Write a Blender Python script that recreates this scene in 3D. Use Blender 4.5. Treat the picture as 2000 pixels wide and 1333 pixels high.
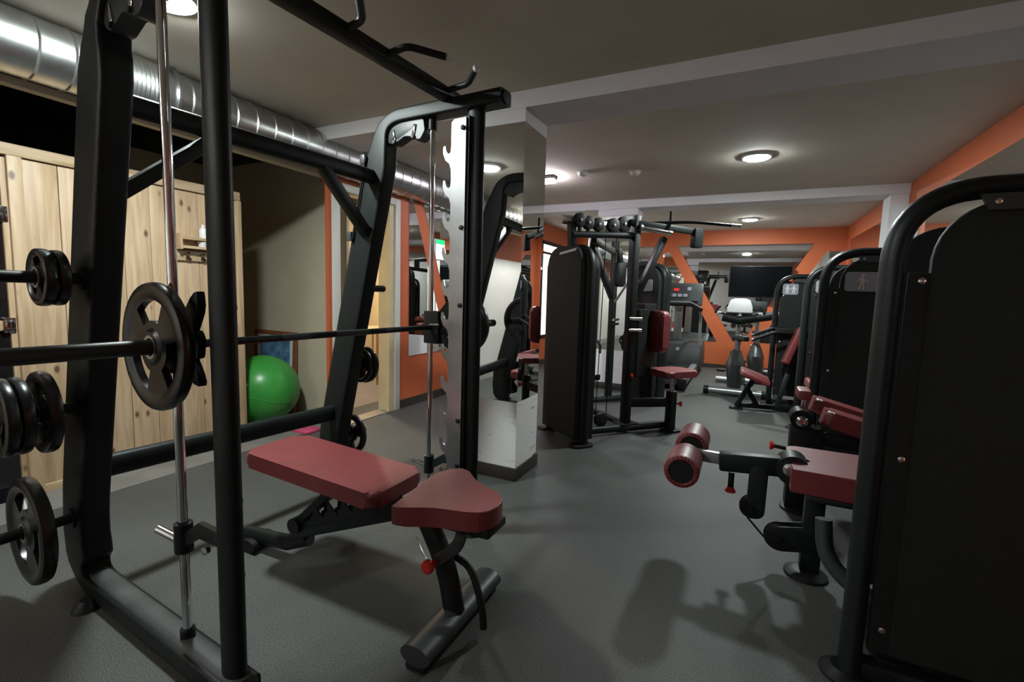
import bpy, bmesh, math, random
from mathutils import Vector, Matrix
random.seed(7)
PI = math.pi
for o in list(bpy.data.objects):
    bpy.data.objects.remove(o)
SC = bpy.context.scene
COL = SC.collection

# ------------------------------------------------------------------ camera
cam = bpy.data.objects.new('camera', bpy.data.cameras.new('camera'))
COL.objects.link(cam)
YAW, PITCH, ROLL = .453938, .09983, .029144
fw = Vector((-math.sin(YAW)*math.cos(PITCH), math.cos(YAW)*math.cos(PITCH), -math.sin(PITCH)))
r0 = Vector((math.cos(YAW), math.sin(YAW), 0)); u0 = r0.cross(fw)
rr = r0*math.cos(ROLL)+u0*math.sin(ROLL); uu = u0*math.cos(ROLL)-r0*math.sin(ROLL)
cam.matrix_world = Matrix(((rr.x, uu.x, -fw.x, 0), (rr.y, uu.y, -fw.y, 0), (rr.z, uu.z, -fw.z, 1.2), (0, 0, 0, 1)))
cam.data.sensor_width = 36; cam.data.lens = 911.66/2000*36; cam.data.clip_start = .02
SC.camera = cam

# ------------------------------------------------------------------ world, exposure
wd = bpy.data.worlds.new('world'); SC.world = wd; wd.use_nodes = True
wd.node_tree.nodes['Background'].inputs[0].default_value = (.02, .025, .03, 1)
wd.node_tree.nodes['Background'].inputs[1].default_value = .2
SC.view_settings.view_transform = 'Standard'; SC.view_settings.look = 'None'
SC.view_settings.gamma = 1; SC.view_settings.use_curve_mapping = False
SC.view_settings.exposure = 0.0
LAMP = 600.0          # radiance of the round ceiling lamps
TUBE = 220.0          # radiance of the emergency batten
WARM = 300.0

# ------------------------------------------------------------------ materials
def nodes(name):
    m = bpy.data.materials.new(name); m.use_nodes = True
    nt = m.node_tree; return m, nt, nt.nodes['Principled BSDF']
def mat(name, col, rough=.5, metal=0.0, noise=0.0, scale=20.0, bump=0.0, bscale=80.0, spec=.5, emit=None, coat=0.0):
    m, nt, p = nodes(name)
    p.inputs['Base Color'].default_value = (*col, 1); p.inputs['Roughness'].default_value = rough
    p.inputs['Metallic'].default_value = metal; p.inputs['Specular IOR Level'].default_value = spec
    p.inputs['Coat Weight'].default_value = coat; p.inputs['Coat Roughness'].default_value = .40
    tc = nt.nodes.new('ShaderNodeTexCoord')
    if noise:
        n = nt.nodes.new('ShaderNodeTexNoise'); n.inputs['Scale'].default_value = scale; n.inputs['Detail'].default_value = 5
        nt.links.new(tc.outputs['Object'], n.inputs['Vector'])
        r = nt.nodes.new('ShaderNodeValToRGB')
        r.color_ramp.elements[0].position = .3; r.color_ramp.elements[1].position = .7
        r.color_ramp.elements[0].color = (*[c*(1-noise) for c in col], 1)
        r.color_ramp.elements[1].color = (*[min(1, c*(1+noise)) for c in col], 1)
        nt.links.new(n.outputs['Fac'], r.inputs['Fac']); nt.links.new(r.outputs['Color'], p.inputs['Base Color'])
    if bump:
        n = nt.nodes.new('ShaderNodeTexNoise'); n.inputs['Scale'].default_value = bscale; n.inputs['Detail'].default_value = 3
        nt.links.new(tc.outputs['Object'], n.inputs['Vector'])
        b = nt.nodes.new('ShaderNodeBump'); b.inputs['Strength'].default_value = bump; b.inputs['Distance'].default_value = .002
        nt.links.new(n.outputs['Fac'], b.inputs['Height']); nt.links.new(b.outputs['Normal'], p.inputs['Normal'])
    if emit:
        p.inputs['Emission Color'].default_value = (*emit[0], 1); p.inputs['Emission Strength'].default_value = emit[1]
    return m
def wood_mat(name, c1, c2, axis=2):
    m, nt, p = nodes(name)
    tc = nt.nodes.new('ShaderNodeTexCoord'); mp = nt.nodes.new('ShaderNodeMapping')
    s = [14, 14, 14]; s[axis] = 1.1; mp.inputs['Scale'].default_value = s
    oi = nt.nodes.new('ShaderNodeObjectInfo'); va = nt.nodes.new('ShaderNodeVectorMath'); va.operation = 'SCALE'
    cb = nt.nodes.new('ShaderNodeCombineXYZ')
    for i in range(3): nt.links.new(oi.outputs['Random'], cb.inputs[i])
    nt.links.new(cb.outputs[0], va.inputs[0]); va.inputs['Scale'].default_value = 9
    ad = nt.nodes.new('ShaderNodeVectorMath')
    nt.links.new(tc.outputs['Object'], ad.inputs[0]); nt.links.new(va.outputs[0], ad.inputs[1])
    nt.links.new(ad.outputs[0], mp.inputs['Vector'])
    n = nt.nodes.new('ShaderNodeTexNoise'); n.inputs['Scale'].default_value = 1.6; n.inputs['Detail'].default_value = 6; n.inputs['Distortion'].default_value = 1.2
    nt.links.new(mp.outputs[0], n.inputs['Vector'])
    r = nt.nodes.new('ShaderNodeValToRGB'); r.color_ramp.elements[0].position = .35; r.color_ramp.elements[1].position = .68
    r.color_ramp.elements[0].color = (*c1, 1); r.color_ramp.elements[1].color = (*c2, 1)
    nt.links.new(n.outputs['Fac'], r.inputs['Fac'])
    # knots
    mp2 = nt.nodes.new('ShaderNodeMapping'); s2 = [9.5, 9.5, 9.5]; s2[axis] = 5.0; mp2.inputs['Scale'].default_value = s2
    nt.links.new(ad.outputs[0], mp2.inputs['Vector'])
    v = nt.nodes.new('ShaderNodeTexVoronoi'); v.inputs['Scale'].default_value = 1.0; v.inputs['Randomness'].default_value = 1
    nt.links.new(mp2.outputs[0], v.inputs['Vector'])
    kr = nt.nodes.new('ShaderNodeValToRGB'); kr.color_ramp.elements[0].position = .07; kr.color_ramp.elements[1].position = .15
    kr.color_ramp.elements[0].color = (1, 1, 1, 1); kr.color_ramp.elements[1].color = (0, 0, 0, 1)
    nt.links.new(v.outputs['Distance'], kr.inputs['Fac'])
    mx = nt.nodes.new('ShaderNodeMix'); mx.data_type = 'RGBA'
    nt.links.new(kr.outputs['Color'], mx.inputs[0]); nt.links.new(r.outputs['Color'], mx.inputs[6])
    mx.inputs[7].default_value = (c1[0]*.3, c1[1]*.25, c1[2]*.2, 1)
    nt.links.new(mx.outputs[2], p.inputs['Base Color']); p.inputs['Roughness'].default_value = .5
    return m
def floor_mat():
    m, nt, p = nodes('rubber_floor')
    tc = nt.nodes.new('ShaderNodeTexCoord')
    n1 = nt.nodes.new('ShaderNodeTexNoise'); n1.inputs['Scale'].default_value = 230; n1.inputs['Detail'].default_value = 2
    n2 = nt.nodes.new('ShaderNodeTexNoise'); n2.inputs['Scale'].default_value = 1.3; n2.inputs['Detail'].default_value = 6
    nt.links.new(tc.outputs['Object'], n1.inputs['Vector']); nt.links.new(tc.outputs['Object'], n2.inputs['Vector'])
    r = nt.nodes.new('ShaderNodeValToRGB')
    r.color_ramp.elements[0].position = .38; r.color_ramp.elements[1].position = .72
    r.color_ramp.elements[0].color = (.040, .042, .039, 1); r.color_ramp.elements[1].color = (.122, .124, .116, 1)
    nt.links.new(n1.outputs['Fac'], r.inputs['Fac'])
    r2 = nt.nodes.new('ShaderNodeValToRGB'); r2.color_ramp.elements[0].position = .3; r2.color_ramp.elements[1].position = .7
    r2.color_ramp.elements[0].color = (.80, .80, .80, 1); r2.color_ramp.elements[1].color = (1.15, 1.15, 1.15, 1)
    nt.links.new(n2.outputs['Fac'], r2.inputs['Fac'])
    mx = nt.nodes.new('ShaderNodeMix'); mx.data_type = 'RGBA'; mx.blend_type = 'MULTIPLY'; mx.inputs[0].default_value = 1
    nt.links.new(r.outputs['Color'], mx.inputs[6]); nt.links.new(r2.outputs['Color'], mx.inputs[7])
    nt.links.new(mx.outputs[2], p.inputs['Base Color'])
    b = nt.nodes.new('ShaderNodeBump'); b.inputs['Strength'].default_value = .2; b.inputs['Distance'].default_value = .001
    nt.links.new(n1.outputs['Fac'], b.inputs['Height']); nt.links.new(b.outputs['Normal'], p.inputs['Normal'])
    p.inputs['Roughness'].default_value = .62; p.inputs['Specular IOR Level'].default_value = .35
    return m
def scuff_mat():
    m, nt, p = nodes('scuffed_white_plaster')
    tc = nt.nodes.new('ShaderNodeTexCoord'); mp = nt.nodes.new('ShaderNodeMapping'); mp.inputs['Scale'].default_value = (4, 4, 26)
    mp.inputs['Location'].default_value = (1.3, .4, 3.1)
    nt.links.new(tc.outputs['Object'], mp.inputs['Vector'])
    n = nt.nodes.new('ShaderNodeTexNoise'); n.inputs['Scale'].default_value = 1.7; n.inputs['Detail'].default_value = 4; n.inputs['Distortion'].default_value = .8
    nt.links.new(mp.outputs[0], n.inputs['Vector'])
    r = nt.nodes.new('ShaderNodeValToRGB'); r.color_ramp.elements[0].position = .27; r.color_ramp.elements[1].position = .36
    r.color_ramp.elements[0].color = (.22, .21, .20, 1); r.color_ramp.elements[1].color = (.80, .80, .80, 1)
    nt.links.new(n.outputs['Fac'], r.inputs['Fac']); nt.links.new(r.outputs['Color'], p.inputs['Base Color'])
    n2 = nt.nodes.new('ShaderNodeTexNoise'); n2.inputs['Scale'].default_value = 55; nt.links.new(tc.outputs['Object'], n2.inputs['Vector'])
    b = nt.nodes.new('ShaderNodeBump'); b.inputs['Strength'].default_value = .4; b.inputs['Distance'].default_value = .003
    nt.links.new(n2.outputs['Fac'], b.inputs['Height']); nt.links.new(b.outputs['Normal'], p.inputs['Normal']); p.inputs['Roughness'].default_value = .8
    return m
M = {}
M['floor'] = floor_mat()
M['screed'] = mat('grey_screed', (.17, .165, .15), .6, noise=.15, scale=6)
M['tan_floor'] = mat('pale_tiles', (.19, .175, .17), .5, noise=.1, scale=8)
M['ceiling'] = mat('ceiling_paint', (.55, .495, .42), .9, noise=.05, scale=3)
M['beam'] = mat('beam_paint', (.70, .675, .69), .85, noise=.04, scale=3)
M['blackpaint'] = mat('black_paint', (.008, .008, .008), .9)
M['beige'] = mat('beige_plaster', (.52, .45, .33), .85, noise=.06, scale=4)
M['white'] = mat('white_plaster', (.72, .72, .72), .8, noise=.05, scale=5, bump=.3, bscale=40)
M['scuffed'] = scuff_mat()
M['whitewall'] = mat('bright_white_plaster', (.9, .89, .86), .8, noise=.03, scale=5)
M['orange'] = mat('orange_paint', (.50, .112, .036), .6, noise=.05, scale=5)
M['skirt'] = mat('brown_skirting', (.035, .026, .022), .5)
M['mirror'] = mat('mirror_glass', (.80, .82, .81), .015, 1.0)
M['cream'] = mat('cream_varnished_wood', (.55, .46, .28), .5, noise=.08, scale=9)
M['frame_white'] = mat('white_door_casing', (.58, .57, .52), .5)
M['pine'] = wood_mat('pine', (.42, .28, .16), (.575, .42, .27), 2)
M['pine_y'] = wood_mat('pine_across', (.40, .27, .15), (.55, .405, .255), 1)
M['darkwood'] = mat('dark_sauna_wood', (.06, .03, .015), .6, noise=.3, scale=10)
M['black'] = mat('black_powder_coat', (.0085, .0115, .0115), .42, noise=.15, scale=30, bump=.25, bscale=400, spec=.26)
M['sheen_grey'] = mat('painted_sheen_black_coat', (.055, .06, .06), .5, noise=.35, scale=7, spec=.4)  # lighter grey puts the grazing reflection on the beam into its colour
M['black2'] = mat('black_gloss_plate', (.008, .0085, .009), .28, spec=.5)
M['shroud'] = mat('textured_black_shroud', (.011, .0135, .013), .6, noise=.2, scale=60, bump=.6, bscale=300, spec=.3)
M['rubber'] = mat('black_rubber', (.008, .009, .009), .5, spec=.3)
M['chrome'] = mat('chrome', (.82, .83, .84), .09, 1.0)
M['steel'] = mat('brushed_steel', (.56, .56, .57), .33, 1.0, noise=.08, scale=12)
M['galv'] = mat('galvanised_steel', (.60, .62, .62), .30, 1.0, noise=.18, scale=9)
M['silver'] = mat('silver_paint', (.34, .36, .37), .35, .6)
M['greyplastic'] = mat('dark_grey_plastic', (.034, .040, .041), .42, spec=.4)
M['red'] = mat('oxblood_vinyl', (.175, .019, .021), .48, noise=.12, scale=25, bump=.2, bscale=250, spec=.6, coat=.45)
M['redplastic'] = mat('bright_red_plastic', (.62, .03, .02), .35)
M['ball'] = mat('green_ball_vinyl', (.045, .30, .05), .33, noise=.1, scale=5)
M['pink'] = mat('pink_foam', (.55, .07, .15), .7)
M['lamp'] = mat('lamp_diffuser', (.9, .9, .9), .5, emit=((.90, 1.0, .98), LAMP))
M['tube'] = mat('batten_diffuser', (.9, .9, .9), .5, emit=((.93, .88, 1.0), TUBE))
M['tube2'] = mat('long_batten_diffuser', (.9, .9, .9), .5, emit=((1.0, .99, .95), 75.0))
M['warm'] = mat('warm_lamp', (.9, .8, .6), .5, emit=((1.0, .84, .62), WARM))
M['whiteplastic'] = mat('white_plastic', (.7, .7, .7), .4)
M['placard'] = mat('grey_placard', (.27, .275, .31), .4)
M['placard_dark'] = mat('dark_placard', (.03, .03, .035), .4)
M['icon'] = mat('pale_icon_print', (.62, .48, .48), .5)
M['icon2'] = mat('white_icon_print', (.75, .75, .8), .5)
M['glass'] = mat('tinted_glass', (.01, .01, .01), .05, spec=.5)
M['screen'] = mat('black_screen', (.0025, .003, .0035), .14, spec=.2)
M['bluepaint'] = mat('blue_picture', (.10, .22, .36), .5, noise=.45, scale=14)
M['brownframe'] = mat('brown_frame', (.22, .08, .03), .5)
M['purple'] = mat('purple_plastic', (.30, .20, .45), .4)
M['led'] = mat('red_led', (.2, 0, 0), .5, emit=((1, .03, .04), .7))
M['exit_green'] = mat('exit_green', (.02, .3, .1), .4, emit=((.02, .75, .25), 1.5))
M['exit_white'] = mat('exit_white', (.8, .8, .8), .4, emit=((.75, 1, .85), 3.0))
M['litglass'] = mat('lit_window_glass', (.6, .65, .62), .3, emit=((.92, 1.0, .93), 2.2))
M['console'] = mat('pale_console_shell', (.88, .89, .9), .4)

# ------------------------------------------------------------------ mesh helpers
V = Vector
def fillet(pts, rad, n=6):
    pts = [V(p) for p in pts]; out = [pts[0]]
    for i in range(1, len(pts)-1):
        a, b, c = pts[i-1], pts[i], pts[i+1]
        r = rad[i-1] if isinstance(rad, (list, tuple)) else rad
        d1 = (a-b); d2 = (c-b); r1 = min(r, d1.length*.49); r2 = min(r, d2.length*.49)
        p0 = b+d1.normalized()*r1; p2 = b+d2.normalized()*r2
        for k in range(n+1):
            t = k/n; out.append(p0*(1-t)**2+b*2*t*(1-t)+p2*t*t)
    out.append(pts[-1]); return out
class MB:
    def __init__(s): s.bm = bmesh.new()
    def _bev(s, verts, bevel, seg=2):
        fs = set(); es = set()
        for v in verts:
            for e in v.link_edges: es.add(e)
        es = [e for e in es if len(e.link_faces) == 2 and e.calc_face_angle(0) > .6]
        if es and bevel > 0:
            bmesh.ops.bevel(s.bm, geom=es, offset=bevel, segments=seg, profile=.5, affect='EDGES', clamp_overlap=True)
    def box(s, c, size, rot=None, bevel=0.0, seg=2):
        mtx = Matrix.Translation(V(c)) @ (rot.to_4x4() if rot else Matrix.Identity(4)) @ Matrix.Diagonal((*size, 1))
        r = bmesh.ops.create_cube(s.bm, size=1, matrix=mtx)
        if bevel: s._bev(r['verts'], bevel, seg)
        return s
    def span(s, p0, p1, bevel=0.0):
        p0, p1 = V(p0), V(p1); return s.box((p0+p1)/2, [abs(x) for x in (p1-p0)], None, bevel)
    def beam(s, p0, p1, w, h, up=(0, 0, 1), bevel=.006):   # rectangular bar; w across, h along up
        p0, p1, up = V(p0), V(p1), V(up); t = (p1-p0); L = t.length; t.normalize()
        a = t.cross(up).normalized(); b = a.cross(t)
        R = Matrix((a, t, b)).transposed()
        return s.box((p0+p1)/2, (w, L, h), R, bevel)
    def tube(s, pts, r, ry=None, up=None, seg=14, caps=True, pw=1.0):
        se = lambda c: math.copysign(abs(c)**pw, c)
        pts = [V(p) for p in pts]; n = len(pts); rings = []
        rs = r if isinstance(r, (list, tuple)) else [r]*n
        rys = (ry if isinstance(ry, (list, tuple)) else [ry]*n) if ry is not None else rs
        pb = None
        for i, p in enumerate(pts):
            if i == 0: t = pts[1]-p
            elif i == n-1: t = p-pts[-2]
            else: t = (pts[i+1]-p).normalized()+(p-pts[i-1]).normalized()
            t.normalize()
            if up is not None: b = V(up); a = t.cross(b).normalized(); b = a.cross(t).normalized()
            else:
                if pb is None: pb = V((0, 0, 1)) if abs(t.z) < .9 else V((0, 1, 0))
                a = t.cross(pb).normalized(); b = a.cross(t).normalized(); pb = b
            rings.append([s.bm.verts.new(p+a*(rs[i]*se(math.cos(2*PI*k/seg)))+b*(rys[i]*se(math.sin(2*PI*k/seg)))) for k in range(seg)])
        for i in range(n-1):
            for k in range(seg):
                s.bm.faces.new((rings[i][k], rings[i][(k+1) % seg], rings[i+1][(k+1) % seg], rings[i+1][k]))
        if caps:
            s.bm.faces.new(rings[0][::-1]); s.bm.faces.new(rings[-1])
        return s
    def cyl(s, p0, p1, r, seg=20, r2=None):
        return s.tube([p0, p1], [r, r if r2 is None else r2], seg=seg)
    def lathe(s, o, axis, prof, seg=28):    # prof: (distance along axis, radius)
        o, ax = V(o), V(axis).normalized(); t = V((0, 0, 1)) if abs(ax.z) < .9 else V((1, 0, 0))
        a = ax.cross(t).normalized(); b = ax.cross(a); rings = []
        for d, r in prof:
            if r < 1e-5: rings.append([s.bm.verts.new(o+ax*d)])
            else: rings.append([s.bm.verts.new(o+ax*d+a*(r*math.cos(2*PI*k/seg))+b*(r*math.sin(2*PI*k/seg))) for k in range(seg)])
        for A, B in zip(rings, rings[1:]):
            for k in range(seg):
                k2 = (k+1) % seg
                if len(A) == 1 and len(B) > 1: s.bm.faces.new((A[0], B[k2], B[k]))
                elif len(B) == 1 and len(A) > 1: s.bm.faces.new((A[k], A[k2], B[0]))
                elif len(A) > 1: s.bm.faces.new((A[k], A[k2], B[k2], B[k]))
        return s
    def prism(s, pts, off, bevel=0.0, seg=2):     # planar outline of 3D points pushed along off
        off = V(off)
        lo = [s.bm.verts.new(V(p)) for p in pts]; hi = [s.bm.verts.new(V(p)+off) for p in pts]
        n = len(pts)
        s.bm.faces.new(lo[::-1]); s.bm.faces.new(hi)
        for k in range(n): s.bm.faces.new((lo[k], lo[(k+1) % n], hi[(k+1) % n], hi[k]))
        if bevel:
            es = [e for e in set(e for v in lo+hi for e in v.link_edges) if (e.verts[0] in lo) == (e.verts[1] in lo)]
            bmesh.ops.bevel(s.bm, geom=es, offset=bevel, segments=seg, profile=.5, affect='EDGES', clamp_overlap=True)
        return s
def rrect(o, ex, ey, w, h, r, n=5, corners=(1, 1, 1, 1)):   # rounded rectangle outline, o = lower-left
    o, ex, ey = V(o), V(ex).normalized(), V(ey).normalized(); out = []
    cs = [(w, 0, -PI/2), (w, h, 0), (0, h, PI/2), (0, 0, PI)]
    cc = [(w-r, r), (w-r, h-r), (r, h-r), (r, r)]
    for i in range(4):
        if not corners[i]: out.append(o+ex*cs[i][0]+ey*cs[i][1]); continue
        for k in range(n+1):
            a = cs[i][2]+PI/2*k/n
            out.append(o+ex*(cc[i][0]+r*math.cos(a))+ey*(cc[i][1]+r*math.sin(a)))
    return out
WM = {}
def link(o): COL.objects.link(o); return o
def obj(name, mb, m, parent=None, label=None, local=False, smooth=True):
    bm = mb.bm
    if parent is not None and not local: bm.transform(WM[parent.name].inverted())
    bmesh.ops.recalc_face_normals(bm, faces=bm.faces)
    me = bpy.data.meshes.new(name); bm.to_mesh(me); bm.free()
    me.materials.append(m if not isinstance(m, str) else M[m])
    if smooth:
        me.polygons.foreach_set('use_smooth', [True]*len(me.polygons)); me.set_sharp_from_angle(angle=.6)
    o = link(bpy.data.objects.new(name, me))
    if m in ('red', 'shroud'): o.modifiers.new('even_normals', 'WEIGHTED_NORMAL').keep_sharp = True
    if parent is not None: o.parent = parent; WM[o.name] = WM[parent.name].copy()
    else: WM[o.name] = Matrix.Identity(4)
    if label: o['label'] = label
    return o
def tag(o, label, cat, group=None, kind=None):
    o['label'] = label; o['category'] = cat
    if group: o['group'] = group
    if kind: o['kind'] = kind
    return o
def thing(name, label, cat, loc=(0, 0, 0), rotz=0.0, group=None):
    o = link(bpy.data.objects.new(name, None)); o.location = loc; o.rotation_euler = (0, 0, rotz)
    o.empty_display_size = .1
    WM[o.name] = Matrix.Translation(V(loc)) @ Matrix.Rotation(rotz, 4, 'Z')
    return tag(o, label, cat, group)
def single(name, mb, m, label, cat, org, group=None):      # one-mesh thing with its origin at org
    mb.bm.transform(Matrix.Translation(-V(org)))
    o = obj(name, mb, m); o.location = org; WM[o.name] = Matrix.Translation(V(org))
    return tag(o, label, cat, group)
def struct(name, mb, m, parent=None, label=None):
    o = obj(name, mb, m, parent, label)
    if parent is None: o['kind'] = 'structure'
    return o
def dup(o, parent=None, loc=None, label=None):
    c = link(o.copy())
    if parent is not None: c.parent = parent
    if loc is not None: c.location = loc
    if label: c['label'] = label
    for ch in list(o.children): dup(ch, c)
    return c
def piece(src, parent, loc):           # alike piece sharing the mesh
    c = link(src.copy()); c.parent = parent; c.location = loc; return c

# ------------------------------------------------------------------ the room
ZC = 2.41; XL, XR, YB, YF = -3.08, 1.42, 9.0, -2.6
struct('floor', MB().span((-3.48, YF, -.1), (XR, YB, 0)), 'floor')
struct('floor', MB().span((-6, 2.33, -.1), (-3.48, 5.2, 0)), 'tan_floor')
struct('trim_1', MB().span((-3.48, YF, -.01), (-3.17, 2.9, .004)), 'screed')
struct('ceiling', MB().span((-3.14, YF, ZC), (XR, YB, ZC+.1)), 'ceiling')
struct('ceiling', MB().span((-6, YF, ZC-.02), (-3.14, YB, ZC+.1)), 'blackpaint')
struct('trim_2', MB().span((-3.14, 2.63, 2.312), (XR, 2.967, ZC)), 'beam')
struct('trim_3', MB().span((-3.14, 5.98, 2.312), (XR, 6.30, ZC)), 'beam')
struct('trim_4', MB().span((-3.16, YF, 2.10), (-3.10, 4.9, 2.135)), 'beige')
struct('wall_back', MB().span((XL-.1, YB, 0), (XR+.1, YB+.1, ZC)), 'orange')
struct('wall_right', MB().span((XR, YF, 0), (XR+.1, YB, ZC)), 'orange')
struct('wall_front', MB().span((-5, YF-.1, 0), (XR+.1, YF, ZC)), 'white')
# left side: white wall behind the viewer, niche, door wall
w = struct('wall_left', MB().span((-3.58, YF, 0), (-3.48, -.6, 1.75)), 'whitewall')
struct('wall_left', MB().span((-3.58, YF, 1.75), (-3.48, -.6, ZC-.02)), 'orange')
struct('wall_niche', MB().span((-5.0, 3.07, 0), (-3.13, 3.10, 2.39)), 'beige')
struct('wall_niche', MB().span((-5.0, 2.305, 0), (-4.9, 3.07, 2.39)), 'beige')
wl = struct('wall_left', MB().span((-3.112, 2.82, 0), (XL, 2.86, ZC)).span((-3.205, 3.695, 0), (XL, YB, ZC)).span((-3.205, 2.86, 2.08), (XL, 3.695, ZC)), 'orange')
# changing room behind the door
struct('wall_room', MB().span((-5.6, 5.1, 0), (-3.2, 5.2, 2.39)), 'beige')
struct('wall_room', MB().span((-5.7, 2.93, 0), (-5.6, 5.2, 2.39)), 'beige')
struct('trim_5', MB().span((-5.58, 5.07, 0), (-3.21, 5.098, 1.15)), 'cream')
# baseboards
struct('baseboard_left', MB().span((XL, 3.70, 0), (XL+.015, YB-.02, .085)), 'skirt')
struct('baseboard_back', MB().span((XL+.02, YB-.015, 0), (XR, YB, .07)), 'skirt')
struct('baseboard_right', MB().span((XR-.015, YF, 0), (XR, 5.98, .07)), 'skirt')
# door frame
d = struct('door_1', MB().span((XL-.13, 3.56, 0), (XL+.004, 3.632, 2.02)), 'cream')
struct('casing', MB().span((XL-.002, 3.632, 0), (XL+.022, 3.705, 2.085), .006), 'frame_white', d)
struct('casing', MB().span((XL-.002, 2.855, 0), (XL+.022, 2.935, 2.085), .006), 'frame_white', d)
struct('lintel', MB().span((XL-.13, 2.935, 2.02), (XL+.022, 3.632, 2.085), .006), 'frame_white', d)
struct('jamb', MB().span((XL-.05, 2.861, 0), (XL-.002, 2.935, 2.02)), 'cream', d)
struct('threshold', MB().span((XL-.13, 2.935, 0), (XL+.02, 3.56, .008)), 'steel', d)
# lit window at the far left
wn = struct('window_1', MB().span((XL-.01, 7.30, 2.06), (XL+.03, 8.80, 2.12)).span((XL-.01, 7.30, .46), (XL+.03, 8.80, .52)).span((XL-.01, 7.30, .46), (XL+.03, 7.36, 2.12)).span((XL-.01, 8.74, .46), (XL+.03, 8.80, 2.12)), 'black')
struct('window_bar', MB().span((XL-.01, 7.36, 1.90), (XL+.028, 8.74, 1.94)), 'black', wn)
struct('mullion', MB().span((XL-.01, 8.02, .52), (XL+.028, 8.06, 1.90)), 'white', wn)
struct('pane', MB().span((XL, 7.36, .52), (XL+.012, 8.02, 1.90)), 'litglass', wn)
struct('pane', MB().span((XL, 8.06, .52), (XL+.012, 8.74, 1.90)), 'litglass', wn)
struct('pane', MB().span((XL, 7.36, 1.94), (XL+.012, 8.74, 2.06)), 'litglass', wn)

# pillars: mirror cladding above a painted plinth
def pillar(x0, y0, x1, y1, label, sides):
    t = thing('pillar', label, 'pillar', ((x0+x1)/2, (y0+y1)/2, 0))
    obj('core', MB().span((x0+.006, y0+.006, 0), (x1-.006, y1-.006, 2.312)), 'white', t)
    obj('plinth', MB().span((x0, y0, .085), (x1, y1, .514)), 'scuffed', t, 'scuffed white painted plinth')
    obj('collar', MB().span((x0, y0, 2.232), (x1, y1, 2.311)), 'beam', t)
    obj('baseboard', MB().span((x0-.012, y0-.012, 0), (x1+.012, y1+.012, .085), .004), 'skirt', t, 'dark brown baseboard')
    z0, z1 = .516, 2.230
    obj('mirror_panel', MB().span((x0, y0, z0), (x1, y0+.005, z1)), 'mirror', t, 'mirror facing the room front')
    obj('mirror_panel', MB().span((x1-.005, y0+.0055, z0), (x1, y1-.0055, z1)), 'mirror', t)
    obj('mirror_panel', MB().span((x0, y0+.0055, z0), (x0+.005, y1-.0055, z1)), 'mirror', t)
    obj('mirror_panel', MB().span((x0, y1-.005, z0), (x1, y1, z1)), 'mirror', t)
    return t
pillar(-1.74, 2.630, -1.236, 2.967, 'near square mirrored pillar with white plinth just behind the rack', 4)
pillar(-1.74, 5.985, -1.236, 6.30, 'far square mirrored pillar behind the cable gym', 4)
t = thing('pillar', 'slim plain white pilaster against the right orange wall', 'pillar', (1.345, 6.14, 0))
obj('shaft', MB().span((1.27, 6.0, .0), (1.419, 6.28, 2.311)), 'white', t)
obj('baseboard', MB().span((1.258, 5.988, 0), (1.419, 6.292, .085), .004), 'skirt', t)

# mirrors on the walls
def mirror(pts, n, label):
    c = sum((V(p) for p in pts), V())/len(pts)
    return single('wall_mirror', MB().prism([V(p)+V(n)*.001 for p in pts], V(n)*.005), 'mirror', label, 'mirror', c)
bk = lambda l: [(x, YB, z) for x, z in l]
mirror(bk([(-1.12, 2.155), (.98, 2.16), (.045, .5), (-.10, .5)]), (0, -1, 0), 'large wedge shaped mirror between orange strips behind the television')
mirror(bk([(1.16, 2.03), (1.33, 2.03), (1.33, .5), (.29, .5)]), (0, -1, 0), 'triangular mirror in the right corner of the far orange wall')
mirror(bk([(-1.35, 2.02), (-1.25, 2.05), (-.36, .47), (-1.35, .47)]), (0, -1, 0), 'triangular mirror behind the treadmill on the far orange wall')
mirror(bk([(-1.47, 2.155), (-2.9, 2.155), (-2.55, .5), (-2.42, .5)]), (0, -1, 0), 'wedge mirror on the far wall left of the treadmill')
mirror(bk([(-1.56, 1.95), (-1.56, .5), (-2.24, .5)]), (0, -1, 0), 'narrow triangular mirror on the far wall behind the cable gym')
lf = lambda l: [(XL, y, z) for y, z in l]
mirror(lf([(3.856, 2.15), (3.905, 2.15), (4.56, .53), (3.856, .53)]), (1, 0, 0), 'triangular mirror on the left orange wall beside the door')
mirror(lf([(4.075, 2.15), (5.85, 2.15), (5.3, .53), (4.76, .53)]), (1, 0, 0), 'wedge mirror on the left orange wall under the silver duct')
rt = lambda l: [(XR, y, z) for y, z in l]
mirror(rt([(.3, 2.2), (5.42, 2.2), (5.42, .5), (1.0, .5)]), (-1, 0, 0), 'long mirror on the right orange wall behind the nearest machine')
mirror(rt([(5.60, 2.2), (5.97, 2.2), (5.97, .5), (5.60, .5)]), (-1, 0, 0), 'narrow mirror on the right wall before the white pilaster')
mirror(rt([(6.36, 2.18), (8.72, 2.18), (8.72, .5), (6.36, .5)]), (-1, 0, 0), 'mirror on the right orange wall beyond the white pilaster')

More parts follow.
